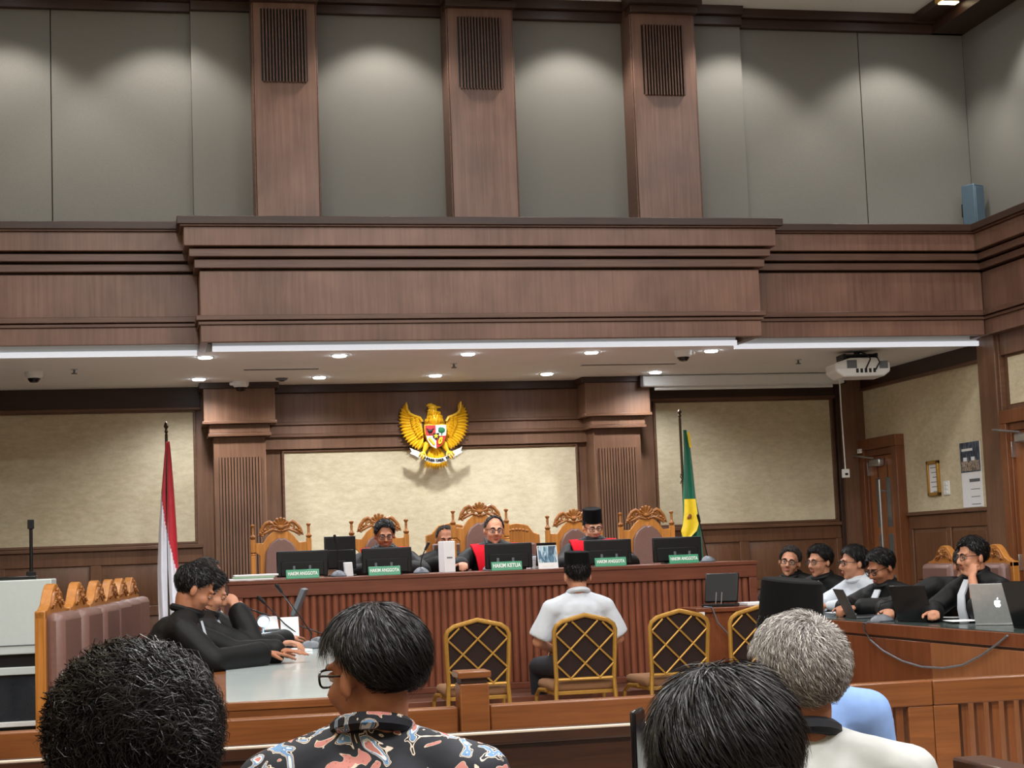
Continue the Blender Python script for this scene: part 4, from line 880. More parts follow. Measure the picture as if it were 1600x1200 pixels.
# ================================================================== BANQUET CHAIRS
M['uph'] = plain('dark_brown_upholstery', (44, 32, 30), .85, spec=.2, var=.1, scale=200); M['seatf'] = plain('tan_seat_fabric', (134, 98, 70), .85, spec=.2, var=.08, scale=200)
def banquet(label, loc, rz):
    t = thing('banquet_chair', label, 'chair', loc, rz, 'gold banquet chairs before the bench')
    w = .2; zb, zs, za = .5, .84, .905
    Mx = TR(0, 0, .48) @ RX(6) @ TR(0, 0, -.48)
    out = [(-w+.012, 0, zb), (-w+.004, 0, .66), (-w, 0, zs-.03), (-w+.012, 0, zs), (-w+.05, 0, zs+.028), (-.06, 0, za-.015), (0, 0, za), (.06, 0, za-.015), (w-.05, 0, zs+.028), (w-.012, 0, zs), (w, 0, zs-.03), (w-.004, 0, .66), (w-.012, 0, zb)]
    MB().tube(out, .015, 8, Mx).build('back_frame', M['gold'], t)
    inner = [(x*.95, z-.008) for x, y, z in out]
    MB().prism(inner[::-1][::-1] if True else inner, .004, .016, Mx).build('back_panel', M['uph'], t)
    MB().prism([(x*.93, z) for x, z in inner], .014, .04, Mx).build('back_cushion', M['seatf'], t, .01)
    MB().cyl((-w+.012, 0, zb), (w-.012, 0, zb), .011, n=8, M=Mx).build('lower_bar', M['gold'], t)
    def inside(x, z):
        if abs(x) > w*.95 or z < zb: return False
        top = za-.01 if abs(x) < .03 else (za-.01)-(abs(x)-.03)*.42 if abs(x) < w-.03 else zs-.02
        return z < top
    for s in (1, -1):                       # diamond lattice bars
        for c in (-.28, -.09, .1, .29, .48):
            pts = [(x_, zb+.0+(x_*s+c)*.98) for x_ in np.linspace(-w, w, 81)]
            ins = [q for q in pts if inside(*q)]
            if len(ins) < 6: continue
            a, b_ = ins[0], ins[-1]
            MB().cyl((a[0], -.006, a[1]), (b_[0], -.006, b_[1]), .0065, n=6, M=Mx).build('lattice_bar', M['gold'], t)
    MB().box(-.215, .215, .03, .45, .42, .485).build('seat', M['seatf'], t, .028); MB().box(-.2, .2, .03, .43, .4, .425).build('seat_frame', M['gold'], t, .004)
    for sx in (-1, 1):
        MB().tube([(sx*(w-.012), 0, zb+.02), (sx*(w-.005), -.005, .4), (sx*w, -.06, 0.012)], [.014, .014, .012], 8).build('leg', M['gold'], t)
        MB().tube([(sx*.21, .2, .425), (sx*.225, .34, .42), (sx*.23, .41, .38), (sx*.23, .43, .3), (sx*.225, .44, .012)], [.013]*5, 8).build('leg', M['gold'], t)
    return t
BANQ = []
for px, py, rz, l in ((745, 1000, -2, 'empty gold banquet chair nearest the gate post'), (912, 1000, 0, 'gold banquet chair with the man in the white shirt'), (1059, 1000, 4, 'empty gold banquet chair right of the man in the white shirt'), (1183, 1000, 4, 'gold banquet chair partly hidden by the grey haired man')):
    q = at(px, py, 10.8); BANQ.append(q.x); banquet(l, (q.x, 10.8, 0), R(rz))

# ================================================================== RIGHT DESK
DX, DZ, DY0, DY1 = 4.43, .8, 7.6, 12.9
rd = thing('counsel_desk', 'long brown desk along the right side with laptops on it', 'desk', (DX, DY0, 0)); L_ = DY1-DY0
M['dtop'] = plain('green_grey_glass_top', (66, 78, 76), .15, spec=.6, var=.05, scale=4)
MB().box(0, .62, 0, L_, .72, .795).build('top', M['desk'], rd, .004); MB().box(.008, .61, .01, L_-.01, .795, .8).build('glass_top', M['dtop'], rd)
MB().box(.012, .03, 0, L_, .7, .72).build('groove_strip', M['dark'], rd)
ys = [0, 1.75, 3.5, L_]
for i in range(3): MB().box(.004, .03, ys[i]+.002, ys[i+1]-.002, .06, .705).build('front_panel', M['desk'] if i else M['desk2'], rd, .003)
for y in (0, L_-.03): MB().box(.03, .58, y, y+.03, 0, .72).build('end_panel', M['desk'], rd)
MB().box(.0, .04, 0, L_, 0, .06).build('base_board', M['dark'], rd)
# low table at the desk's far end
c0 = at(1086, 951, 11.42); t = thing('low_table', 'low brown table with a black monitor before the right end of the bench', 'table', (c0.x, 11.4, .365)); zt = c0.z-.365
MB().box(0, 4.385-c0.x, 0, .42, zt-.03, zt).build('top', M['desk'], t, .004); MB().box(.02, 4.365-c0.x, .02, .04, 0, zt-.03).build('front_panel', M['desk'], t); MB().box(.02, .04, .02, .4, 0, zt-.03).build('side_panel', M['desk'], t); MB().box(4.345-c0.x, 4.365-c0.x, .02, .4, 0, zt-.03).build('side_panel', M['desk'], t)
MB().box(.02, .06, -.004, .0, zt-.055, zt-.025).build('sticker', M['white'], t)
LT = c0.z
q = at(1122, 940, 11.6); t = thing('small_monitor', 'small black monitor tilted back on the low table', 'monitor', (q.x+.02, 11.6, LT), R(-35))
MB().box(-.12, .12, -.012, .012, .03, .24, RX(-18)).build('back_shell', M['black'], t, .008); MB().box(-.12, .12, -.07, .05, 0, .02).build('base', M['black'], t, .004)
for sx in (-.02, .02): MB().cyl((sx, -.06, .02), (sx, -.03, .1), .003, n=6).build('stand_wire', M['steel'], t)
q = at(1152, 945, 11.65); o = MB().box(-.1, .1, -.1, .1, 0, .02).build('paper_pile', M['paper'], None, .003); o.location = (q.x+.13, 11.62, LT+.0005); tag(o, 'white papers beside the small monitor on the low table', 'papers')
q = at(1106, 952, 11.42); o = MB().tube([(q.x, 11.5, LT+.006), (q.x+.02, 11.385, LT+.004), (q.x+.05, 11.37, LT-.1), (q.x+.13, 11.365, LT-.19), (q.x+.26, 11.36, LT-.235)], .005, 7).build('monitor_cable', M['grey'], None); tag(o, 'thin grey cable hanging over the edge of the low table', 'cable')
# laptops
M['lapg'] = plain('dark_grey_aluminium', (84, 86, 90), .38, metal=.5); M['laps'] = plain('silver_aluminium', (176, 178, 180), .35, metal=.5)
M['logo'] = plain('lit_logo', (250, 250, 255), .4, emit=(245, 250, 255), es=1.6)
def laptop(label, px, py, mt, w=.31, h=.21, rz=-90, tilt=18, logo=False):
    b0 = onz(px, py, DZ); t = thing('laptop', label, 'laptop', (b0.x, b0.y, DZ), R(rz), 'laptops on the right desk')
    MB().box(-w/2, w/2, 0, .22, .001, .014).build('base', mt, t, .003); MB().box(-w/2+.02, w/2-.02, .03, .12, .014, .0155).build('keyboard', M['black'], t)
    Mx = TR(0, .006, .012) @ RX(tilt)
    ld = MB().box(-w/2, w/2, -.006, .0, 0, h, Mx).build('lid', mt, t, .002); MB().box(-w/2+.008, w/2-.008, .0, .001, .01, h-.008, Mx).build('screen', M['screen'], ld)
    if logo:
        pts = [(0.0, .014), (.006, .018), (.013, .017), (.017, .012), (.013, .006), (.012, 0), (.016, -.007), (.012, -.016), (.006, -.02), (0, -.018), (-.006, -.02), (-.012, -.015), (-.017, -.004), (-.017, .008), (-.012, .016), (-.006, .018)]
        b = MB(); b.prism([(x*1.1, z*1.1+h*.5) for x, z in pts][::-1], -.0072, -.0055, Mx); b.ell((.004, -.0065, h*.5+.029), (.004, .0008, .008), Mx, Rm=Matrix.Rotation(R(30), 3, 'Y')); b.build('logo', M['logo'], ld)
    return t
laptop('dark grey laptop before the man in the white shirt on the right desk', 1330, 966, M['lapg'], .3, .2, -100, 24)
laptop('black laptop in the middle of the right desk', 1430, 972, M['blackg'], .3, .22, -70, 16)
laptop('silver laptop with a lit logo near the right edge', 1564, 977, M['laps'], .3, .235, -48, 16, True)
laptop('black laptop cut off at the right edge of the picture', 1622, 983, M['blackg'], .32, .26, -66, 18)
b0 = onz(1378, 971, DZ); gooseneck('gooseneck microphone on the right desk between two laptops', tuple(b0), [(0, 0, .04), tuple(pixdir(b0, 1372, 955)), tuple(pixdir(b0, 1376, 943)), tuple(pixdir(b0, 1392, 938)), tuple(pixdir(b0, 1410, 939))], 1.3)
pts = [onz(1375, 972, DZ+.006), onz(1355, 972, DZ+.006), onz(1350, 975, DZ+.0), ] + [atx(px, py, DX-.012) for px, py in ((1351, 985), (1360, 1000), (1380, 1017), (1410, 1033), (1440, 1042), (1475, 1044), (1505, 1039), (1535, 1023), (1560, 1005), (1574, 993))]
tag(MB().tube(pts, .006, 8).build('microphone_cable', M['grey'], None), 'grey microphone cable hanging in an arc over the right desk front', 'cable')
for i, (px, py, rz, w, h) in enumerate(((1350, 955, 20, .3, .21), (1415, 962, 5, .21, .3), (1486, 967, 35, .2, .18), (1520, 972, -10, .3, .21), (1300, 950, 0, .21, .3), (1495, 962, 50, .21, .3))):
    b0 = onz(px, py, DZ+.001); b0.x = min(b0.x, DX+.45); o = MB().box(-w/2, w/2, -h/2, h/2, 0, .003).build('document', M['paper'], None); o.location = (b0.x, b0.y, DZ+.0008+i*.0035); o.rotation_euler = (0, 0, R(rz))
    tag(o, ['papers before the robed man with black glasses on the right desk', 'small papers behind the black laptop', 'papers under the fist of the robed man', 'white sheet beside the silver laptop', 'papers at the far end of the right desk', 'papers between the two robed men on the right'][i], 'papers', 'papers on the right desk')
# chairs of the right side
for i, (x, y, rz, l) in enumerate(((5.62, 9.7, 214, 'leather high back chair behind the man resting his chin on his hand'), (5.75, 8.75, 205, 'leather high back chair at the right edge of the picture'), (5.62, 10.75, 180, 'leather high back chair of the bent over robed man'), (5.62, 11.5, 180, 'leather high back chair of the robed man with black glasses'))):
    side_chair(l, (x, y, 0), R(rz), 'leather chairs along the right desk')

# ================================================================== BARRIER, GATE POST, PEWS
YBa, ZBa = 6.0, .784
ba = thing('barrier', 'brown wooden rail with vertical slats across the hall', 'barrier', (0, YBa, 0))
PX0, PX1 = 1.06, 1.17
segs = [(-1.58, PX0), (PX1, 2.1), (2.1, 2.83), (2.83, 3.95), (3.95, 5.2), (5.2, 6.46)]
sl = MB().box(-.014, .014, -.012, .012, 0, .6).mesh('slat', M['railz'])
for i, (x0, x1) in enumerate(segs):
    MB().box(x0+.001, x1-.001, -.03, .03, ZBa-.092, ZBa).build('top_board', M['rail'], ba, .006)
    MB().box(x0+.001, x1-.001, -.025, .025, .06, .14).build('bottom_board', M['rail'], ba, .004)
    sw = .1 if i else .08
    for xx in (x0+.001, x1-sw): MB().box(xx, xx+sw-.001, -.026, .026, 0, ZBa-.092).build('stile', M['rail'], ba, .004)
    n_ = max(1, int((x1-x0-2*sw)/.058)); st = (x1-x0-2*sw)/n_
    for k in range(n_):
        o = link('slat', sl, ba); o.location = (x0+sw+st*(k+.5), 0, .1)
gp = thing('gate_post', 'square wooden gate post with a flat cap in the middle of the rail', 'post', ((PX0+PX1)/2, YBa, 0)); w = (PX1-PX0)/2
MB().box(-w+.004, w-.004, -.05, .05, 0, .862).build('shaft', M['rail'], gp, .004); MB().box(-w+.009, w-.009, -.045, .045, .862, .88).build('neck', M['dark'], gp, .002); MB().box(-w-.004, w+.004, -.06, .06, .88, .905).build('cap', M['rail'], gp, .005)
M['hilite'] = plain('painted_highlight', (206, 190, 172), .35)  # highlight on the pew edges, put in as pale colour
def pew(label, x0, x1, yb, zt, endpost=False):
    t = thing('pew', label, 'pew', (x0, yb, 0), 0, 'audience pews'); w = x1-x0
    MB().box(0, w, 0, .03, .3, zt-.035).build('back_panel', M['pew'], t); MB().box(0, w, -.012, .045, zt-.035, zt).build('top_rail', M['pew'], t, .008)
    MB().box(0, w, -.0135, -.004, zt-.006, zt+.001).build('highlight_edge', M['hilite'], t, .002)  # pale strip in place of the rail's highlight line
    MB().box(0, w, .03, .45, .4, .44).build('seat', M['pew'], t, .008)
    for x in (0, w-.04): MB().box(x, x+.04, .0, .45, 0, .62).build('end_panel', M['pew'], t, .008)
    for x in (w*.33, w*.66): MB().box(x, x+.04, .06, .4, 0, .4).build('support', M['pew'], t)
    if endpost: MB().box(w+.001, w+.072, -.01, .3, 0, endpost).build('end_post', M['pew'], t, .006); MB().box(w-.001, w+.074, -.012, -.004, endpost-.006, endpost+.002).build('highlight_edge', M['hilite'], t, .002)
    return t
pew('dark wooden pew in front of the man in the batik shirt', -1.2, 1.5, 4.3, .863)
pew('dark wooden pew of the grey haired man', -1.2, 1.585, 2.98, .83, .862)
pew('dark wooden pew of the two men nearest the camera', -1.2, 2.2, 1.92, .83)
t = thing('wooden_chair', 'low wooden chair of the man in the light blue shirt', 'chair', (1.76, 4.45, 0))
MB().box(-.21, .21, 0, .42, .41, .45).build('seat', M['pew'], t, .006); MB().box(-.19, .19, 0, .025, .55, .68).build('backrest', M['pew'], t, .004)
for sx in (-1, 1):
    MB().box(sx*.19-.018, sx*.19+.018, 0, .036, 0, .7).build('leg', M['pew'], t); MB().box(sx*.19-.018, sx*.19+.018, .37, .406, 0, .41).build('leg', M['pew'], t)
# ================================================================== PEOPLE
def sk(n, c): return plain(n, c, .5, var=.05, scale=25, spec=.35)
M['skin'] = sk('skin_tan', (186, 132, 104)); M['skin2'] = sk('skin_brown', (160, 106, 78)); M['skin3'] = sk('skin_light', (206, 158, 130))
M['robe'] = plain('black_robe_cloth', (9, 10, 12), .6, var=.15, scale=12, spec=.25)
M['red'] = plain('red_robe_satin', (170, 6, 26), .75, var=.05, spec=.1); M['shirtw'] = plain('white_shirt_cotton', (198, 205, 214), .8, var=.02, spec=.2)
M['shirtw2'] = plain('off_white_shirt_cotton', (172, 174, 172), .85, var=.03, spec=.15); M['shirtb'] = plain('light_blue_shirt', (122, 152, 204), .8, var=.04, spec=.2); M['dkcloth'] = plain('dark_trousers', (24, 26, 34), .8, var=.1); M['shoe'] = plain('black_shoe', (14, 13, 13), .3)
M['velvet'] = plain('black_velvet', (5, 5, 6), .9, spec=.15, var=.1); M['lips'] = plain('lips', (150, 84, 74), .5); M['brow'] = plain('eyebrow', (30, 24, 22), .8); M['eyew'] = plain('eye_white', (214, 208, 200), .3); M['iris'] = plain('iris', (26, 18, 14), .2)
M['frame'] = plain('spectacle_frame', (18, 18, 20), .3); M['lens'] = plain('spectacle_lens', (120, 126, 132), .1, alpha=.07); M['phone'] = M['blackg']
def hair_mat(name, c1, c2, rough=.4):
    mt, nt, p = mat_new(name); L = nt.links; N = nt.nodes.new
    g = N('ShaderNodeNewGeometry'); rp = N('ShaderNodeValToRGB'); rp.color_ramp.elements[0].color = lin(c1); rp.color_ramp.elements[1].color = lin(c2)
    L.new(g.outputs['Random Per Island'], rp.inputs[0]); L.new(rp.outputs[0], p.inputs['Base Color']); p.inputs['Roughness'].default_value = rough; p.inputs['Specular IOR Level'].default_value = .3
    return mt
M['hairb'] = hair_mat('black_hair', (9, 8, 9), (26, 24, 25), .36); M['hairg'] = hair_mat('grey_hair', (70, 66, 64), (200, 195, 190), .5); M['hairm'] = hair_mat('dark_greying_hair', (34, 30, 28), (70, 64, 60), .5)
M['hairbb'] = plain('black_hair_base', (8, 8, 9), .75, spec=.2); M['hairmb'] = plain('greying_hair_base', (44, 40, 38), .8, spec=.2)
M['hairgb'] = plain('grey_hair_base', (120, 112, 106), .8, var=.2, scale=120)
def batik():
    mt, nt, p = mat_new('batik_print'); L = nt.links; N = nt.nodes.new
    tc = N('ShaderNodeTexCoord'); v = N('ShaderNodeTexNoise'); v.inputs['Scale'].default_value = 13; v.inputs['Detail'].default_value = 1.5; v.inputs['Distortion'].default_value = 1.6; L.new(tc.outputs['Object'], v.inputs['Vector'])
    rp = N('ShaderNodeValToRGB'); rp.color_ramp.interpolation = 'CONSTANT'; e = rp.color_ramp.elements
    st = [(0, (186, 120, 112)), (.36, (206, 190, 170)), (.375, (12, 17, 30)), (.47, (12, 17, 30)), (.545, (214, 200, 184)), (.56, (12, 17, 30)), (.575, (214, 202, 186)), (.588, (92, 130, 170)), (.64, (210, 214, 214)), (.68, (176, 110, 100))]
    while len(e) < len(st): e.new(.5)
    for el, (q, c) in zip(e, st): el.position = q; el.color = lin(c)
    L.new(v.outputs['Fac'], rp.inputs[0])
    # fine dotted filling in the pale motifs
    vo = N('ShaderNodeTexVoronoi'); vo.inputs['Scale'].default_value = 130; L.new(tc.outputs['Object'], vo.inputs['Vector'])
    r2 = N('ShaderNodeValToRGB'); r2.color_ramp.interpolation = 'CONSTANT'; r2.color_ramp.elements[0].color = (.55, .5, .48, 1); r2.color_ramp.elements[1].position = .22; r2.color_ramp.elements[1].color = (1, 1, 1, 1); L.new(vo.outputs['Distance'], r2.inputs[0])
    mx = N('ShaderNodeMix'); mx.data_type = 'RGBA'; mx.blend_type = 'MULTIPLY'; mx.inputs['Factor'].default_value = .8; L.new(rp.outputs[0], mx.inputs['A']); L.new(r2.outputs[0], mx.inputs['B'])
    L.new(mx.outputs['Result'], p.inputs['Base Color']); p.inputs['Roughness'].default_value = .75; return mt
M['batik'] = batik()

def remesh(mb, voxel, smooth, name, mat, post=None):
    me = bpy.data.meshes.new('tmp'); me.from_pydata(mb.v, [], mb.f)
    bm = bmesh.new(); bm.from_mesh(me); bmesh.ops.recalc_face_normals(bm, faces=bm.faces); bm.to_mesh(me); bm.free()
    o = bpy.data.objects.new('tmp', me); COL.objects.link(o)
    r = o.modifiers.new('r', 'REMESH'); r.mode = 'VOXEL'; r.voxel_size = voxel
    if smooth: s_ = o.modifiers.new('s', 'SMOOTH'); s_.iterations = smooth; s_.factor = .5
    out = bpy.data.meshes.new_from_object(o.evaluated_get(bpy.context.evaluated_depsgraph_get())); bpy.data.objects.remove(o); bpy.data.meshes.remove(me)
    out.name = name; out.materials.clear(); out.materials.append(mat)
    if post is not None:
        n = len(out.vertices); co = np.empty(n*3); out.vertices.foreach_get('co', co); no = np.empty(n*3); out.vertex_normals.foreach_get('vector', no)
        co = post(co.reshape(-1, 3), no.reshape(-1, 3)); out.vertices.foreach_set('co', co.ravel())
    out.polygons.foreach_set('use_smooth', [True]*len(out.polygons)); out.update()
    return out
def sines(co, seed, freq, amp, n=5):
    g = np.random.default_rng(seed); s = np.zeros(len(co))
    for _ in range(n):
        d = g.normal(size=3); d /= np.linalg.norm(d); s += np.sin(co@d*freq*g.uniform(.6, 1.5)+g.uniform(0, 6.28))
    return s/n*amp
HC, HRAD = np.array([0, -.012, .03]), np.array([.077, .097, .087])
def hairline(az, st):
    xs = [0, 32, 58, 78, 94, 118, 180]; ys = [st['front'], st['front']-3, st.get('temple', 22), st.get('side', -8), st.get('side', -8)-22, st.get('nape', -46)+6, st.get('nape', -46)]
    return np.interp(az, xs, ys)
def hair_r(d, st, seed):
    """d: unit directions in the head frame -> radius multiplier, mask"""
    az = np.degrees(np.abs(np.arctan2(d[:, 0], d[:, 1]))); el = np.degrees(np.arcsin(np.clip(d[:, 2], -1, 1)))
    k = np.clip((el-hairline(az, st)+3+sines(d, seed+9, 16, 5))/9, 0, 1); k = k*k*(3-2*k)
    th = st.get('thick', .014)*(.8+.5*np.clip(d[:, 2], 0, 1)) + st.get('back', 0)*np.clip(-d[:, 1], 0, 1) + st.get('fringe', 0)*np.clip(d[:, 1], 0, 1)*np.clip(d[:, 2], 0, 1) + st.get('lean', 0)*np.clip(d[:, 0]*d[:, 2]*2, 0, 1)
    th = th*(1-.6*np.clip((12-el)/45, 0, 1))
    th = th + sines(d, seed, st.get('nf', 14), st.get('na', .003)) + sines(d*np.array([1, .35, 1]), seed+5, 30, st.get('na', .003)*.5)
    if st.get('bald'): k = k*np.clip((55-el)/15, 0, 1) if st['bald'] == 1 else k
    return k, th
def hair_shell(st, Mh, seed, sh=1.0):
    nu, nv = 56, 34; ds = []
    for j in range(nv+1):
        e = -PI/2+PI*j/nv
        for i in range(nu): a = 2*PI*i/nu; ds.append((math.cos(e)*math.sin(a), math.cos(e)*math.cos(a), math.sin(e)))
    d = np.array(ds); k, th = hair_r(d, st, seed)
    p = HC + d*HRAD*(.86+.14*k)[:, None] + d*(th*k*sh)[:, None]
    b = MB(); b.v = [tuple(Mh @ Vector(q)) for q in p]
    b.f = [(j*nu+i, j*nu+(i+1) % nu, (j+1)*nu+(i+1) % nu, (j+1)*nu+i) for j in range(nv) for i in range(nu)]; b.m = [0]*len(b.f)
    return b
def strands(st, Mh, seed, n, length, curl, width, lift, whorl=(0, -.75, .66), gravity=.5, swirl=.5, nseg=6, rnd=.25):
    g = np.random.default_rng(seed); d = g.normal(size=(n*3, 3)); d /= np.linalg.norm(d, axis=1)[:, None]
    k, th = hair_r(d, st, seed); d = d[k > .45][:n]; th = th[k > .45][:n]; n = len(d)
    root = HC + d*HRAD + d*(th*g.uniform(.7, 1.02, n))[:, None]
    nrm = d/HRAD; nrm /= np.linalg.norm(nrm, axis=1)[:, None]
    w = np.array(whorl); w = w/np.linalg.norm(w)
    fl = d-w*(d@w)[:, None]*1.0; fl = fl/np.maximum(np.linalg.norm(fl, axis=1), .05)[:, None]
    fl = fl + swirl*np.cross(w, fl) + np.array([0, 0, -gravity]) + rnd*g.normal(size=(n, 3)) + (1.3*np.exp(-((d-w)**2).sum(1)/.05))[:, None]*g.normal(size=(n, 3))
    fl -= nrm*(fl*nrm).sum(1)[:, None]; fl /= np.maximum(np.linalg.norm(fl, axis=1), 1e-3)[:, None]
    sd = np.cross(nrm, fl); L_ = length*g.uniform(.6, 1.3, n)
    ph = g.uniform(0, 6.28, n); wv = width*g.uniform(.6, 1.3, n); lf = lift*g.uniform(.2, 1.3, n)
    P_ = []
    for s in range(nseg):
        t_ = s/(nseg-1)
        q = root + fl*(L_*t_)[:, None] + nrm*(lf*math.sin(PI*min(1, t_*.75))-.3*L_*L_/.1*t_*t_*.8)[:, None]
        if curl: q = q + sd*(curl*np.sin(ph+t_*7))[:, None] + nrm*(curl*(np.cos(ph+t_*7)+.6))[:, None]
        else: q = q + sd*(.006*np.sin(ph)*t_*t_)[:, None]
        P_.append(q)
    vs = np.empty((n, nseg, 2, 3))
    for s in range(nseg):
        ww = wv*(1 if s < nseg-2 else (.7 if s == nseg-2 else .12))
        ax = sd*np.cos(ph)[:, None]*.8+nrm*np.sin(ph)[:, None]*.5+sd*.4
        vs[:, s, 0] = P_[s]-ax*ww[:, None]/2; vs[:, s, 1] = P_[s]+ax*ww[:, None]/2
    V_ = vs.reshape(-1, 3); Mn = np.array(Mh); V_ = V_@Mn[:3, :3].T+Mn[:3, 3]
    base = (np.arange(n)*nseg*2)[:, None]; quads = np.concatenate([base+np.array([2*s, 2*s+1, 2*s+3, 2*s+2]) for s in range(nseg-1)])
    me = bpy.data.meshes.new('hair'); nf = len(quads)
    me.vertices.add(len(V_)); me.vertices.foreach_set('co', V_.ravel()); me.loops.add(nf*4); me.loops.foreach_set('vertex_index', quads.ravel().astype(np.int32))
    me.polygons.add(nf); me.polygons.foreach_set('loop_start', np.arange(0, nf*4, 4, dtype=np.int32)); me.update(calc_edges=True); me.validate()
    me.polygons.foreach_set('use_smooth', [True]*len(me.polygons))
    return me
def ribbon(mb, pts, sides, w, th):
    pts = [Vector(p) for p in pts]; n = len(pts); vs = []
    for i, p in enumerate(pts):
        d = (pts[min(i+1, n-1)]-pts[max(i-1, 0)]).normalized(); s = Vector(sides[i] if isinstance(sides, list) else sides); s = (s-d*s.dot(d)).normalized(); u = s.cross(d).normalized()
        ww = w[i] if isinstance(w, (list, tuple)) else w
        vs += [p-s*ww/2-u*th/2, p+s*ww/2-u*th/2, p+s*ww/2+u*th/2, p-s*ww/2+u*th/2]
    fs = [(i*4+j, i*4+(j+1) % 4, i*4+4+(j+1) % 4, i*4+4+j) for i in range(n-1) for j in range(4)]+[(0, 1, 2, 3), ((n-1)*4+3, (n-1)*4+2, (n-1)*4+1, (n-1)*4)]
    mb.add(vs, fs)
def hand(mb, wrist, fdir, palm, side, pose='relaxed'):
    """wrist point, direction of the fingers, palm normal, side: +1 thumb on +s"""
    f = Vector(fdir).normalized(); p = Vector(palm); p = (p-f*p.dot(f)).normalized(); s = f.cross(p)*side; w = Vector(wrist)
    curl = {'flat': (6, 12, 10), 'relaxed': (22, 35, 25), 'fist': (75, 95, 60), 'grip': (45, 70, 45)}[pose]
    pm = w+f*.05
    Rm = Matrix((s, p, f)).transposed()
    mb.ell(tuple(pm), (.038, .017, .05), Rm=Rm); mb.ell(tuple(w+f*.01), (.026, .02, .03), Rm=Rm)
    for i, (off, ln) in enumerate(((.029, .078), (.0095, .088), (-.0105, .082), (-.029, .064))):
        q = w+f*(.088-.004*abs(i-1))+s*off; a = 0
        for j, (l_, r_) in enumerate(((ln*.45, .0092), (ln*.32, .0085), (ln*.25, .0078))):
            a += R(curl[j]); d = f*math.cos(a)+p*math.sin(a); q2 = q+d*l_; mb.cap(tuple(q), tuple(q2), r_, r_*.93, n=8); q = q2
    q = w+f*.03+s*.03; d = (f*.55+s*.75+p*.35).normalized(); q2 = q+d*.04; mb.cap(tuple(q), tuple(q2), .0125, .0105, n=8)
    d2 = (f*.9+s*.1+p*.4).normalized(); mb.cap(tuple(q2), tuple(q2+d2*.032), .0102, .0085, n=8)

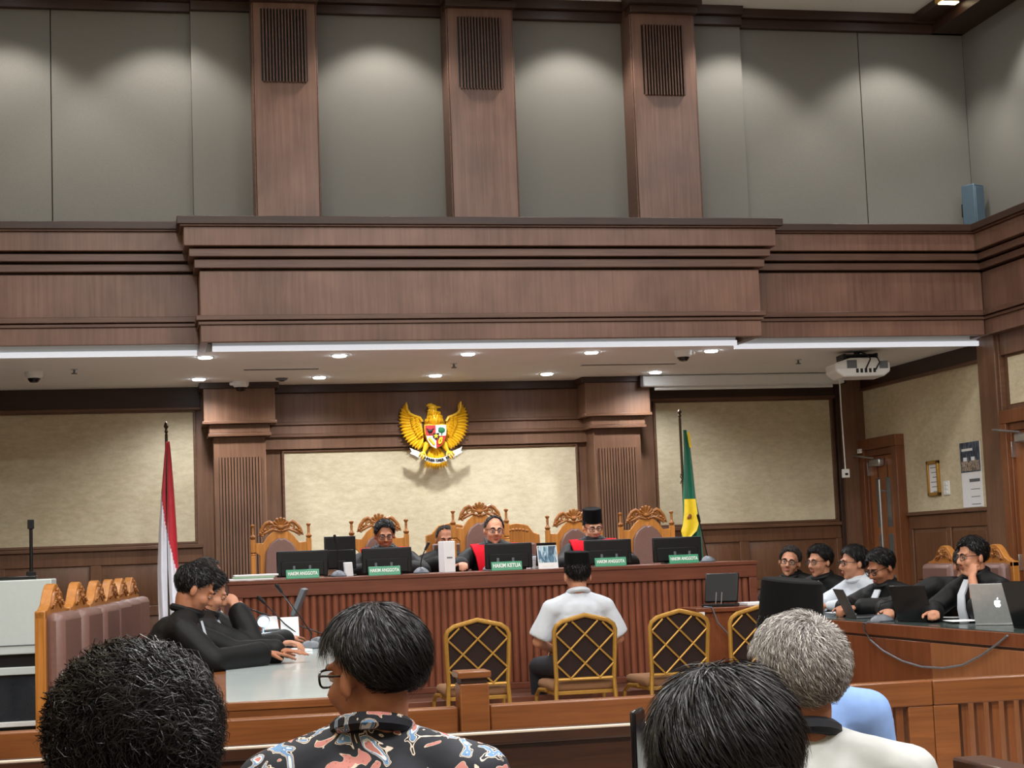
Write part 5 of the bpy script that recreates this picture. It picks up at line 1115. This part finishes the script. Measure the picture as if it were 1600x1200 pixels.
def person(label, headpos, rz, floor=0.0, seat=.46, lean=8, slean=0, head=(0, 0, 0), skin='skin', hair=None, hmat='hairb', cloth='robe', cmat=None, sleeve='long', arms=None, hands=None, glasses=False, jabot=False, stole=False, cap=None, slv=None,
           voxel=.0095, strand=None, face=True, hs=1.0, sw=.185, lookdown=False, seed=1, bulk=1.0, group=None, collar=None, hips=0.0, capz=0.0, kx=.12):
    lr = R(lean); up = Vector((math.sin(R(slean)), math.sin(lr), math.cos(lr))).normalized()
    nl = lr*.55; nd = Vector((math.sin(R(slean))*.5, math.sin(nl), math.cos(nl))).normalized()
    P0z = seat+.09; hz = headpos[2]-floor
    L_ = (hz-.15*hs*nd.z-P0z)/up.z; L_ = max(.3, min(.62, L_)); P0 = Vector((0, 0, hz-.15*hs*nd.z-L_*up.z))
    Nk = P0+up*L_; Hc = Nk+nd*(.15*hs)
    root = thing('person', label, 'person', (0, 0, 0), R(rz), group)
    Rw = Matrix.Rotation(R(rz), 3, 'Z'); off = Rw @ Vector((Hc.x, Hc.y, 0)); root.location = (headpos[0]-off.x, headpos[1]-off.y, floor)
    side = Vector((1, 0, 0)); side = (side-up*side.dot(up)).normalized(); fwd = up.cross(side)
    Mt = Matrix(((side.x, fwd.x, up.x, P0.x), (side.y, fwd.y, up.y, P0.y), (side.z, fwd.z, up.z, P0.z), (0, 0, 0, 1)))       # torso frame: x right, y forward, z spine
    k = L_/.5
    Mh = TR(*Hc) @ RZ(head[0]) @ RX(-head[1]) @ RY(head[2]) @ Matrix.Scale(hs, 4)
    sh = {s: Mt @ Vector((s*sw, -.005, .435*k)) for s in (-1, 1)}
    arms = arms or {}
    def joint(s):
        e, w = arms.get(s, (None, None))
        if e is None: e = sh[s]+Vector((s*.05, .06, -.27)); w = e+Vector((-s*.06, .24, .0))
        return Vector(e), Vector(w)
    hipz = P0.z
    def torso(mb, f, fl=1.0):
        Rt = Mt.to_3x3()
        E = lambda c, r: mb.ell(tuple(Mt @ Vector(c)), tuple(x+f for x in r), Rm=Rt)
        E((0, 0, .0), (.165*bulk, .12*bulk, .12)); E((0, .01, .15*k), (.15*bulk, .115*bulk, .17*k)); E((0, .0, .32*k), (.165, .115*bulk, .16*k)); E((0, -.015, .4*k), (.15, .09, .09))
        mb.cap(tuple(Mt @ Vector((-sw+.02, -.005, .43*k))), tuple(Mt @ Vector((sw-.02, -.005, .43*k))), .062+f*.8)
        for s in (-1, 1): mb.cap(tuple(Nk+nd*.02), tuple(Mt @ Vector((s*(sw-.03), -.012, .44*k))), .045+f*.6, .058+f*.7)
    kn = {s: Vector((s*kx, .44+hips, seat+.06)) for s in (-1, 1)}; an = {s: Vector((s*kx, .42+hips, .09)) for s in (-1, 1)}
    def legs(mb, f):
        for s in (-1, 1):
            mb.cap(tuple(Vector((s*.09, P0.y+.02, hipz-.01))), tuple(kn[s]), .078+f, .058+f); mb.cap(tuple(kn[s]), tuple(an[s]), .055+f, .036+f*1.3)
    # body: one continuous surface
    b = MB(); torso(b, 0); legs(b, 0)
    for s in (-1, 1):
        b.cap(tuple(an[s]), tuple(an[s]+Vector((0, .12, -.05))), .036, .03)
        e, w = joint(s); b.cap(tuple(sh[s]), tuple(e), .047, .038); b.cap(tuple(e), tuple(w), .039, .026)
        hp = (hands or {}).get(s, ('relaxed', None, None)); fd = Vector(hp[1]) if hp[1] else (w-e).normalized(); pn = Vector(hp[2]) if hp[2] else Vector((0, 0, -1))
        hand(b, w, fd, pn, -s if hp[0] != 'x' else s, hp[0])
    b.cap(tuple(Nk-up*.03), tuple(Mh @ Vector((0, -.02, -.05))), .056, .054)
    Rh = Mh.to_3x3()
    def HE(c, r): b.ell(tuple(Mh @ Vector(c)), r if isinstance(r, tuple) else (r, r, r), Rm=Rh)
    HE((0, -.012, .03), (.076, .096, .086)); HE((0, .03, -.03), (.064, .066, .08)); HE((0, .036, -.068), (.052, .05, .044)); HE((0, .068, -.098), (.024, .02, .018))
    for s in (-1, 1): HE((s*.036, .058, -.03), (.03, .032, .03)); HE((s*.03, .083, .025), (.028, .013, .011)); HE((s*.083, -.008, -.012), (.011, .019, .033)); HE((s*.012, .1, -.033), .0095); HE((s*.081, -.012, .008), (.009, .014, .014))
    b.cap(tuple(Mh @ Vector((0, .09, .014))), tuple(Mh @ Vector((0, .112, -.027))), .0095*hs, .0135*hs, n=10)
    Mi = np.array(Mh.inverted())
    def post(co, no):
        h = co@Mi[:3, :3].T+Mi[:3, 3]
        for s in (-1, 1):
            d2 = ((h-np.array([s*.031, .088, .004]))**2).sum(1); co = co-no*(.007*np.exp(-d2/(2*.012**2)))[:, None]
        d2 = ((h-np.array([0, .1, -.062]))**2*np.array([.25, 1, 3])).sum(1); co = co-no*(.003*np.exp(-d2/(2*.007**2)))[:, None]
        return co
    body = link('body', remesh(b, voxel, 2, 'body', M[skin], post), root)
    # clothes
    cm = M[cmat] if cmat else M['robe']
    c = MB(); f = .026 if cloth == 'robe' else .014
    torso(c, f)
    if cloth == 'robe':
        for s in (-1, 1): c.cap(tuple(Vector((s*.09, P0.y+.02, hipz-.01))), tuple(kn[s]+Vector((0, -.02, 0))), .115, .1); c.cap(tuple(kn[s]+Vector((0, -.02, 0))), tuple(an[s]+Vector((0, 0, .12))), .1, .11)
    for s in (-1, 1):
        e, w = joint(s)
        if sleeve == 'long':
            c.cap(tuple(sh[s]), tuple(e), .047+f, .04+f); we = e.lerp(w, (slv or {}).get(s, .93 if cloth == 'robe' else .97)); c.cap(tuple(e), tuple(we), .04+f, (.034+f*1.2) if cloth == 'robe' else .03+f*.6)
            if cloth == 'robe' and s not in (slv or {}): c.cap(tuple(e.lerp(w, .5)), tuple(we-Vector((0, 0, .02))), .05, .058)
        else:
            se = sh[s].lerp(e, .88); c.cap(tuple(sh[s]), tuple(sh[s].lerp(e, .4)), .05+f, .052+f); c.cyl(tuple(sh[s].lerp(e, .2)), tuple(se), .052+f, .064+f, 16)
    def wr(co, no): return co + no*(sines(co, seed, 22, .006)+sines(co*np.array([1, 1, .45]), seed+3, 55, .0045))[:, None]
    c.cap(tuple(Mt @ Vector((0, -.01, .42*k))), tuple(Nk+nd*.012), .078, .07)
    gname = 'robe' if cloth == 'robe' else 'shirt'
    link(gname, remesh(c, max(voxel, .0095)*1.1, 3, gname, cm, wr), root)
    if cloth != 'robe':
        c = MB(); legs(c, .012); c.ell((0, P0.y, hipz-.03), (.18, .14, .1)); link('trousers', remesh(c, .014, 2, 'trousers', M['dkcloth']), root)
    for s in (-1, 1):
        c = MB(); a_ = an[s]; c.cap((a_.x, a_.y-.03, .045), (a_.x, a_.y+.17, .04), .044, .038); c.box(a_.x-.045, a_.x+.045, a_.y-.08, a_.y+.2, 0, .02); link('shoe', remesh(c, .012, 2, 'shoe', M['shoe']), root)
    # collar
    cr_ = MB(); cc = Nk+nd*.028; pts = [(cc.x+.066*math.cos(a), cc.y+.068*math.sin(a)-.005+.0*a, cc.z+.012-.022*math.sin(a)) for a in [2*PI*i/20 for i in range(20)]]
    tubes = MB(); tubes.tube(pts, .017 if cloth != 'robe' else .02, 8, closed=True); tubes.build('collar', M[collar] if collar else cm, root)
    fy = .115*bulk+f+.004                                     # front of the chest in the torso frame
    T = lambda x, y, z: Mt @ Vector((x, y, z))
    if jabot:
        q = MB(); ribbon(q, [T(0, .07, .52*k), T(0, fy*.95+.01, .45*k), T(0, fy+.03, .37*k), T(0, fy+.034, .28*k), T(0, fy+.032, .14*k)], side, [.05, .055, .062, .075, .09], .012); q.build('jabot', M['shirtw'], root)
    if stole:
        for s in (-1, 1):
            q = MB(); ribbon(q, [T(s*.08, -.1, .46*k), T(s*.11, -.03, .535*k), T(s*.11, .06, .525*k), T(s*.1, fy*.95, .45*k), T(s*.09, fy+.032, .34*k), T(s*.085, fy+.036, .15*k), T(s*.08, fy+.03, .0)], [side]*7, [.1, .15, .15, .13, .12, .115, .11], .02); q.build('red_band', M['red'], root, .004)
    # hair, cap, face
    if hair:
        hb = hair_shell(hair, Mh, seed, .82); hm = link('hair', hb.mesh('hair', M[{'hairg': 'hairgb', 'hairb': 'hairbb', 'hairm': 'hairmb'}[hmat]], 60), root)
        if strand is None: strand = dict(n=2200, length=.026, curl=0, width=.003, lift=.004, gravity=.5, swirl=.4, nseg=4)
        if strand: st = link('hair_strands', strands(hair, Mh, seed, **strand), root); st.data.materials.append(M[hmat]); tag(st, None, None, None, 'stuff')
    if cap:
        q = MB(); n = 28; rings = [(.0825, .1025, .048+capz), (.084, .104, .05+capz), (.083, .102, .1+capz), (.08, .098, .158+capz), (.074, .092, .163+capz), (.05, .07, .159+capz)]
        vs = [tuple(Mh @ Vector((a*math.cos(2*PI*i/n), -.012+b_*math.sin(2*PI*i/n), z+.012*math.cos(2*PI*i/n)*0+(.01*math.sin(2*PI*i/n) if z > .06+capz else 0)))) for a, b_, z in rings for i in range(n)]
        q.add(vs, [(r_*n+i, r_*n+(i+1) % n, (r_+1)*n+(i+1) % n, (r_+1)*n+i) for r_ in range(len(rings)-1) for i in range(n)]+[tuple(range((len(rings)-1)*n, len(rings)*n)), tuple(range(n))[::-1]])
        q.build('black_cap', M['velvet'], root)
    if face:
        for s in (-1, 1):
            e = MB(); e.ell((s*.031, .0815, .004), (.0125, .0105, .0105), Mh); e.mi = 1; e.ell((s*.031, .0905, .004-(.004 if lookdown else 0)), (.0052, .0026, .0052), Mh); ey = e.build('eye', [M['eyew'], M['iris']], root)
            l = MB(); l.ell((s*.031, .0815, .0085 if not lookdown else .0065), (.0145, .0122, .0085 if not lookdown else .0105), Mh); l.build('eyelid', M[skin], root)
            w = MB(); w.tube([tuple(Mh @ Vector((s*x, y, z))) for x, y, z in ((.013, .0985, .024), (.03, .0975, .0295), (.047, .086, .024))], [.0042*hs, .0045*hs, .002*hs], 6); w.build('eyebrow', M['brow'], root)
        l = MB(); l.ell((0, .0945, -.0575), (.021, .008, .005), Mh); l.ell((0, .0935, -.0655), (.018, .0085, .0058), Mh); l.build('lips', M['lips'], root)
    if glasses:
        g = thing('t', None, None); bpy.data.objects.remove(g); q = MB()
        for s in (-1, 1):
            rim = [tuple(Mh @ Vector((s*.032+.0255*math.copysign(abs(math.cos(a))**.7, math.cos(a)), .1045-.006*abs(math.cos(a)), .003+.018*math.copysign(abs(math.sin(a))**.7, math.sin(a))))) for a in [2*PI*i/20 for i in range(20)]]
            q.tube(rim, .0026*hs, 6, closed=True); q.tube([tuple(Mh @ Vector(p)) for p in ((s*.057, .098, .01), (s*.072, .07, .011), (s*.08, .0, .008), (s*.08, -.02, -.004))], .0024*hs, 6)
        q.tube([tuple(Mh @ Vector(p)) for p in ((-.007, .106, .007), (0, .108, .009), (.007, .106, .007))], .0026*hs, 6); gl_ = q.build('spectacles', M['frame'], root)
        for s in (-1, 1): MB().ell((s*.032, .1035, .003), (.024, .0012, .0165), Mh).build('lens', M['lens'], gl_)
    return root, Mt, Mh, Nk
H_SHORT = dict(front=38, temple=8, side=-16, nape=-58, thick=.018, na=.003)
H_NEAT = dict(front=34, temple=7, side=-16, nape=-58, thick=.02, fringe=.008, na=.003)
H_BALD = dict(front=72, temple=50, side=-4, nape=-56, thick=.008, na=.001)
H_CAP = dict(front=60, temple=26, side=-10, nape=-56, thick=.009, na=.001)
def hp(px, py, Y, dz=0): q = at(px, py, Y); return (q.x, q.y, q.z+dz)

# ---- judges behind the bench
PF = .365
JA = {1: ((.27, .2, .84), (.12, .42, .87)), -1: ((-.27, .2, .84), (-.12, .42, .87))}
person('judge with short dark hair and glasses in a red trimmed robe, left of the middle', hp(601, 836, 13.0), 176, PF, .47, 6, hs=.88, sw=.175, head=(3, 14, 0), hair=H_SHORT, glasses=True, stole=True, arms=JA, lookdown=True, seed=2, skin='skin2', group='judges behind the bench')
person('balding presiding judge with glasses in a red and black robe, in the tallest chair', hp(772, 829, 13.0), 176, PF, .47, 4, head=(4, 4, -3), hair=H_BALD, glasses=True, stole=True, arms={1: ((.3, .16, .85), (.3, .4, .875)), -1: ((-.28, .18, .84), (-.14, .42, .87))}, lookdown=True, seed=3, bulk=1.08, hs=.9, hmat='hairm', group='judges behind the bench')
person('judge wearing a black cap and a red and black robe, right of the middle', hp(926, 823, 13.0), 172, PF, .47, 4, hs=.88, sw=.175, head=(10, 16, 4), hair=H_CAP, glasses=True, jabot=True, stole=True, arms=JA, cap=True, lookdown=True, seed=4, skin='skin3', group='judges behind the bench')
person('balding clerk in dark clothes half hidden behind the tall middle chair', hp(696, 843, 14.0), 182, PF, .47, 2, hs=.92, head=(-6, 10, 0), hair=dict(H_BALD, front=60), arms={1: ((.24, .12, .84), (.1, .34, .9)), -1: ((-.24, .12, .84), (-.1, .34, .9))}, lookdown=True, seed=5, skin='skin2', hmat='hairm')
q = at(698, 868, 12.5); t = thing('white_binder', 'tall white binder standing on the bench left of the tall middle chair', 'binder', (q.x, 12.5, BZ)); w = 17/2/(2700/12.95); MB().box(-w, w, -.12, .12, 0, .225).build('cover', M['paper'], t, .003); MB().box(-w*.5, w*.5, -.1215, -.119, .1, .11).build('label_line', M['grey'], t)
# ---- the man before the bench
hz = hp(902, 899, 11.02); bx2 = BANQ[1]
person('man in a white short sleeved shirt and black cap sitting with his back to us', hz, -1, 0, .485, 0, head=(2, 2, 0), hair=dict(front=60, temple=30, side=8, nape=-48, thick=.01, na=.001), cloth='shirt', cmat='shirtw', sleeve='short', cap=True, capz=-.008, kx=.19, arms={1: ((.27, .04, .73), (.12, .25, .66)), -1: ((-.27, .04, .73), (-.12, .25, .66))}, sw=.178, seed=6, hs=1.0, skin='skin', face=True, bulk=1.0)
# ---- left table
LA = 'robed men at the left table'
hpL = hp(304, 921, 8.95)
person('robed man bending over the left table with his arm stretched out to the papers', hpL, -86, 0, .47, 30, head=(0, 30, 0), hair=dict(H_SHORT, thick=.016), arms={-1: ((-.2, .55, .85), (-.1, .74, .85)), 1: ((.26, .38, .83), (.02, .66, .85))}, hands={1: ('flat', (-.2, .9, -.1), (0, 0, -1)), -1: ('flat', None, (0, 0, -1))}, voxel=.0075, lookdown=True, jabot=True, seed=7, skin='skin2', group=LA)
person('dark haired robed man in the middle at the left table, face half hidden', hp(326, 926, 9.75), -80, 0, .47, 20, head=(-8, 24, 0), hair=H_SHORT, arms={-1: ((-.2, .4, .83), (-.08, .6, .85)), 1: ((.22, .4, .83), (.06, .34, 1.05))}, jabot=True, lookdown=True, seed=8, group=LA)
person('balding robed man farthest along the left table', hp(323, 905, 10.5), -84, 0, .47, 16, head=(0, 22, 0), hair=dict(H_BALD, front=66), arms={-1: ((-.2, .42, .83), (-.08, .62, .85)), 1: ((.22, .42, .83), (.1, .62, .85))}, jabot=True, lookdown=True, seed=9, skin='skin2', hmat='hairm', group=LA)
# ---- right desk
RG = 'people along the right desk'
def hx(px, py, X): q = atx(px, py, X); return (q.x, q.y, q.z)
DA = {1: ((.26, .2, .86), (.1, .4, .86)), -1: ((-.26, .2, .86), (-.1, .4, .86))}
person('robed man with round glasses talking at the far end of the right desk', hx(1234, 878, 4.98), 136, 0, .47, 18, head=(14, 2, -10), hair=dict(H_SHORT, front=44, temple=20), hmat='hairm', glasses=True, jabot=True, arms=DA, seed=10, hs=.95, skin='skin', group=RG, slean=4)
person('robed man with swept back hair and black glasses, second along the right desk', hx(1281, 878, 4.98), 120, 0, .47, 16, head=(-8, 4, 0), hair=dict(H_NEAT, thick=.024), glasses=True, jabot=True, arms=DA, seed=11, hs=.95, skin='skin', group=RG)
person('man in a white shirt with glasses between the robed men', hx(1334, 880, 4.98), 110, 0, .47, 14, head=(-18, 2, 0), hair=H_NEAT, glasses=True, cloth='shirt', cmat='shirtw', arms={1: ((.24, .24, .86), (.06, .42, .86)), -1: ((-.26, .26, .86), (-.05, .44, .86))}, hands={-1: ('relaxed', None, (0, 0, -1))}, seed=12, hs=.97, skin='skin', group=RG)
person('robed man with black glasses looking down at papers, right of the white shirt', hx(1377, 887, 4.95), 112, 0, .47, 18, head=(-8, 22, 0), hair=H_NEAT, glasses=True, jabot=True, arms={1: ((.25, .24, .86), (.1, .44, .86)), -1: ((-.26, .26, .86), (-.06, .44, .86))}, lookdown=True, seed=13, hs=.98, skin='skin2', group=RG)
person('robed man bent forward with his head hidden behind the neighbour', hx(1513, 884, 5.22), 172, 0, .47, 22, slean=-24, head=(0, 20, 0), hair=H_SHORT, jabot=True, arms={1: ((.34, .16, .86), (.4, .42, .86)), -1: ((-.2, .22, .86), (.1, .4, .86))}, hands={1: ('grip', None, (0, 0, -1))}, seed=14, skin='skin', voxel=.0075, group=RG)
r6, Mt6, Mh6, N6 = person('robed man resting his chin on his hand beside the silver laptop', hx(1519, 870, 4.95), 106, 0, .47, 16, head=(-8, 4, 0), hair=H_NEAT, glasses=True, jabot=True, arms={-1: ((-.17, .3, .865), (-.07, .235, 1.055)), 1: ((.27, .26, .86), (.04, .46, .86))}, hands={-1: ('fist', (.3, -.35, .9), (.2, -1, -.3)), 1: ('fist', None, (0, 0, -1))}, seed=15, hs=.93, slv={-1: .12}, skin='skin', voxel=.007, group=RG)

# ---- audience
AU = 'audience in the pews'
S_CURL = dict(n=15000, length=.055, curl=.01, width=.0018, lift=.012, gravity=.2, swirl=.4, whorl=(0, .5, .85))
def top(px, py, Y, d): q = at(px, py, Y); return (q.x, q.y, q.z-d)
person('man with curly black hair nearest the camera on the left', top(209, 1012, 2.25, .143), -6, 0, .44, 4, head=(-4, 4, 0), hair=dict(front=38, temple=24, side=-8, nape=-46, thick=.018, na=.005, nf=22), cloth='shirt', cmat='dkcloth', strand=S_CURL, seed=21, voxel=.011, skin='skin2', group=AU, hs=.95)
person('man with black hair and glasses in a patterned batik shirt', top(578, 940, 3.3, .14), -16, 0, .44, 2, head=(52, 4, -2), hair=dict(front=34, temple=24, side=24, nape=-46, thick=.024, back=.012, fringe=.0, na=.004), cloth='shirt', cmat='batik', collar='batik', glasses=True, strand=dict(n=15000, length=.045, curl=0, width=.0014, lift=.004, gravity=.4, swirl=.35, rnd=.1, whorl=(.1, -.1, 1)), seed=22, voxel=.008, skin='skin2', group=AU, sw=.2, hs=.92)
person('man with combed black hair nearest the camera on the right', top(1126, 1042, 2.25, .14), -10, 0, .44, 10, arms={-1: ((-.25, .14, .72), (-.12, .34, .85))}, hands={-1: ('grip', (.05, .25, 1), (1, .2, 0))}, head=(-18, 16, 4), hair=dict(front=36, temple=24, side=-4, nape=-48, thick=.026, back=.006, na=.004), cloth='shirt', cmat='dkcloth', strand=dict(n=15000, length=.075, curl=0, width=.0015, lift=.008, rnd=.16, gravity=.5, swirl=.7, whorl=(-.15, -.3, .95)), seed=23, voxel=.011, skin='skin', group=AU, hs=.93)
person('grey haired man in a white shirt with a dark collar', top(1241, 957, 3.3, .137), -14, 0, .44, 2, head=(24, 4, 0), hair=dict(front=40, temple=26, side=26, nape=-50, thick=.016, back=.004, na=.003), hmat='hairg', cloth='shirt', cmat='shirtw2', collar='dkcloth', strand=dict(n=20000, length=.03, curl=0, width=.0013, lift=.014, gravity=.55, swirl=.8, whorl=(.12, -.55, .8)), seed=24, voxel=.008, skin='skin2', group=AU, sw=.21, hs=.93)
person('man in a light blue shirt and tall black cap hidden behind the grey haired man', top(1228, 917, 4.7, .155), -14, 0, .47, 0, head=(4, 3, 6), hair=H_CAP, cloth='shirt', cmat='shirtb', cap=True, seed=25, skin='skin2', voxel=.011, group=AU, sw=.215, bulk=1.1, hs=1.08)
q = at(997, 1160, 2.55); t = thing('smartphone', 'dark smartphone held up by the man on the right', 'phone', (q.x, 2.55, q.z-.1), R(62)); MB().box(-.036, .036, -.004, .004, 0, .15).build('case', M['phone'], t, .006); MB().box(-.033, .033, -.0052, -.004, .005, .145).build('screen', M['screen'], t)
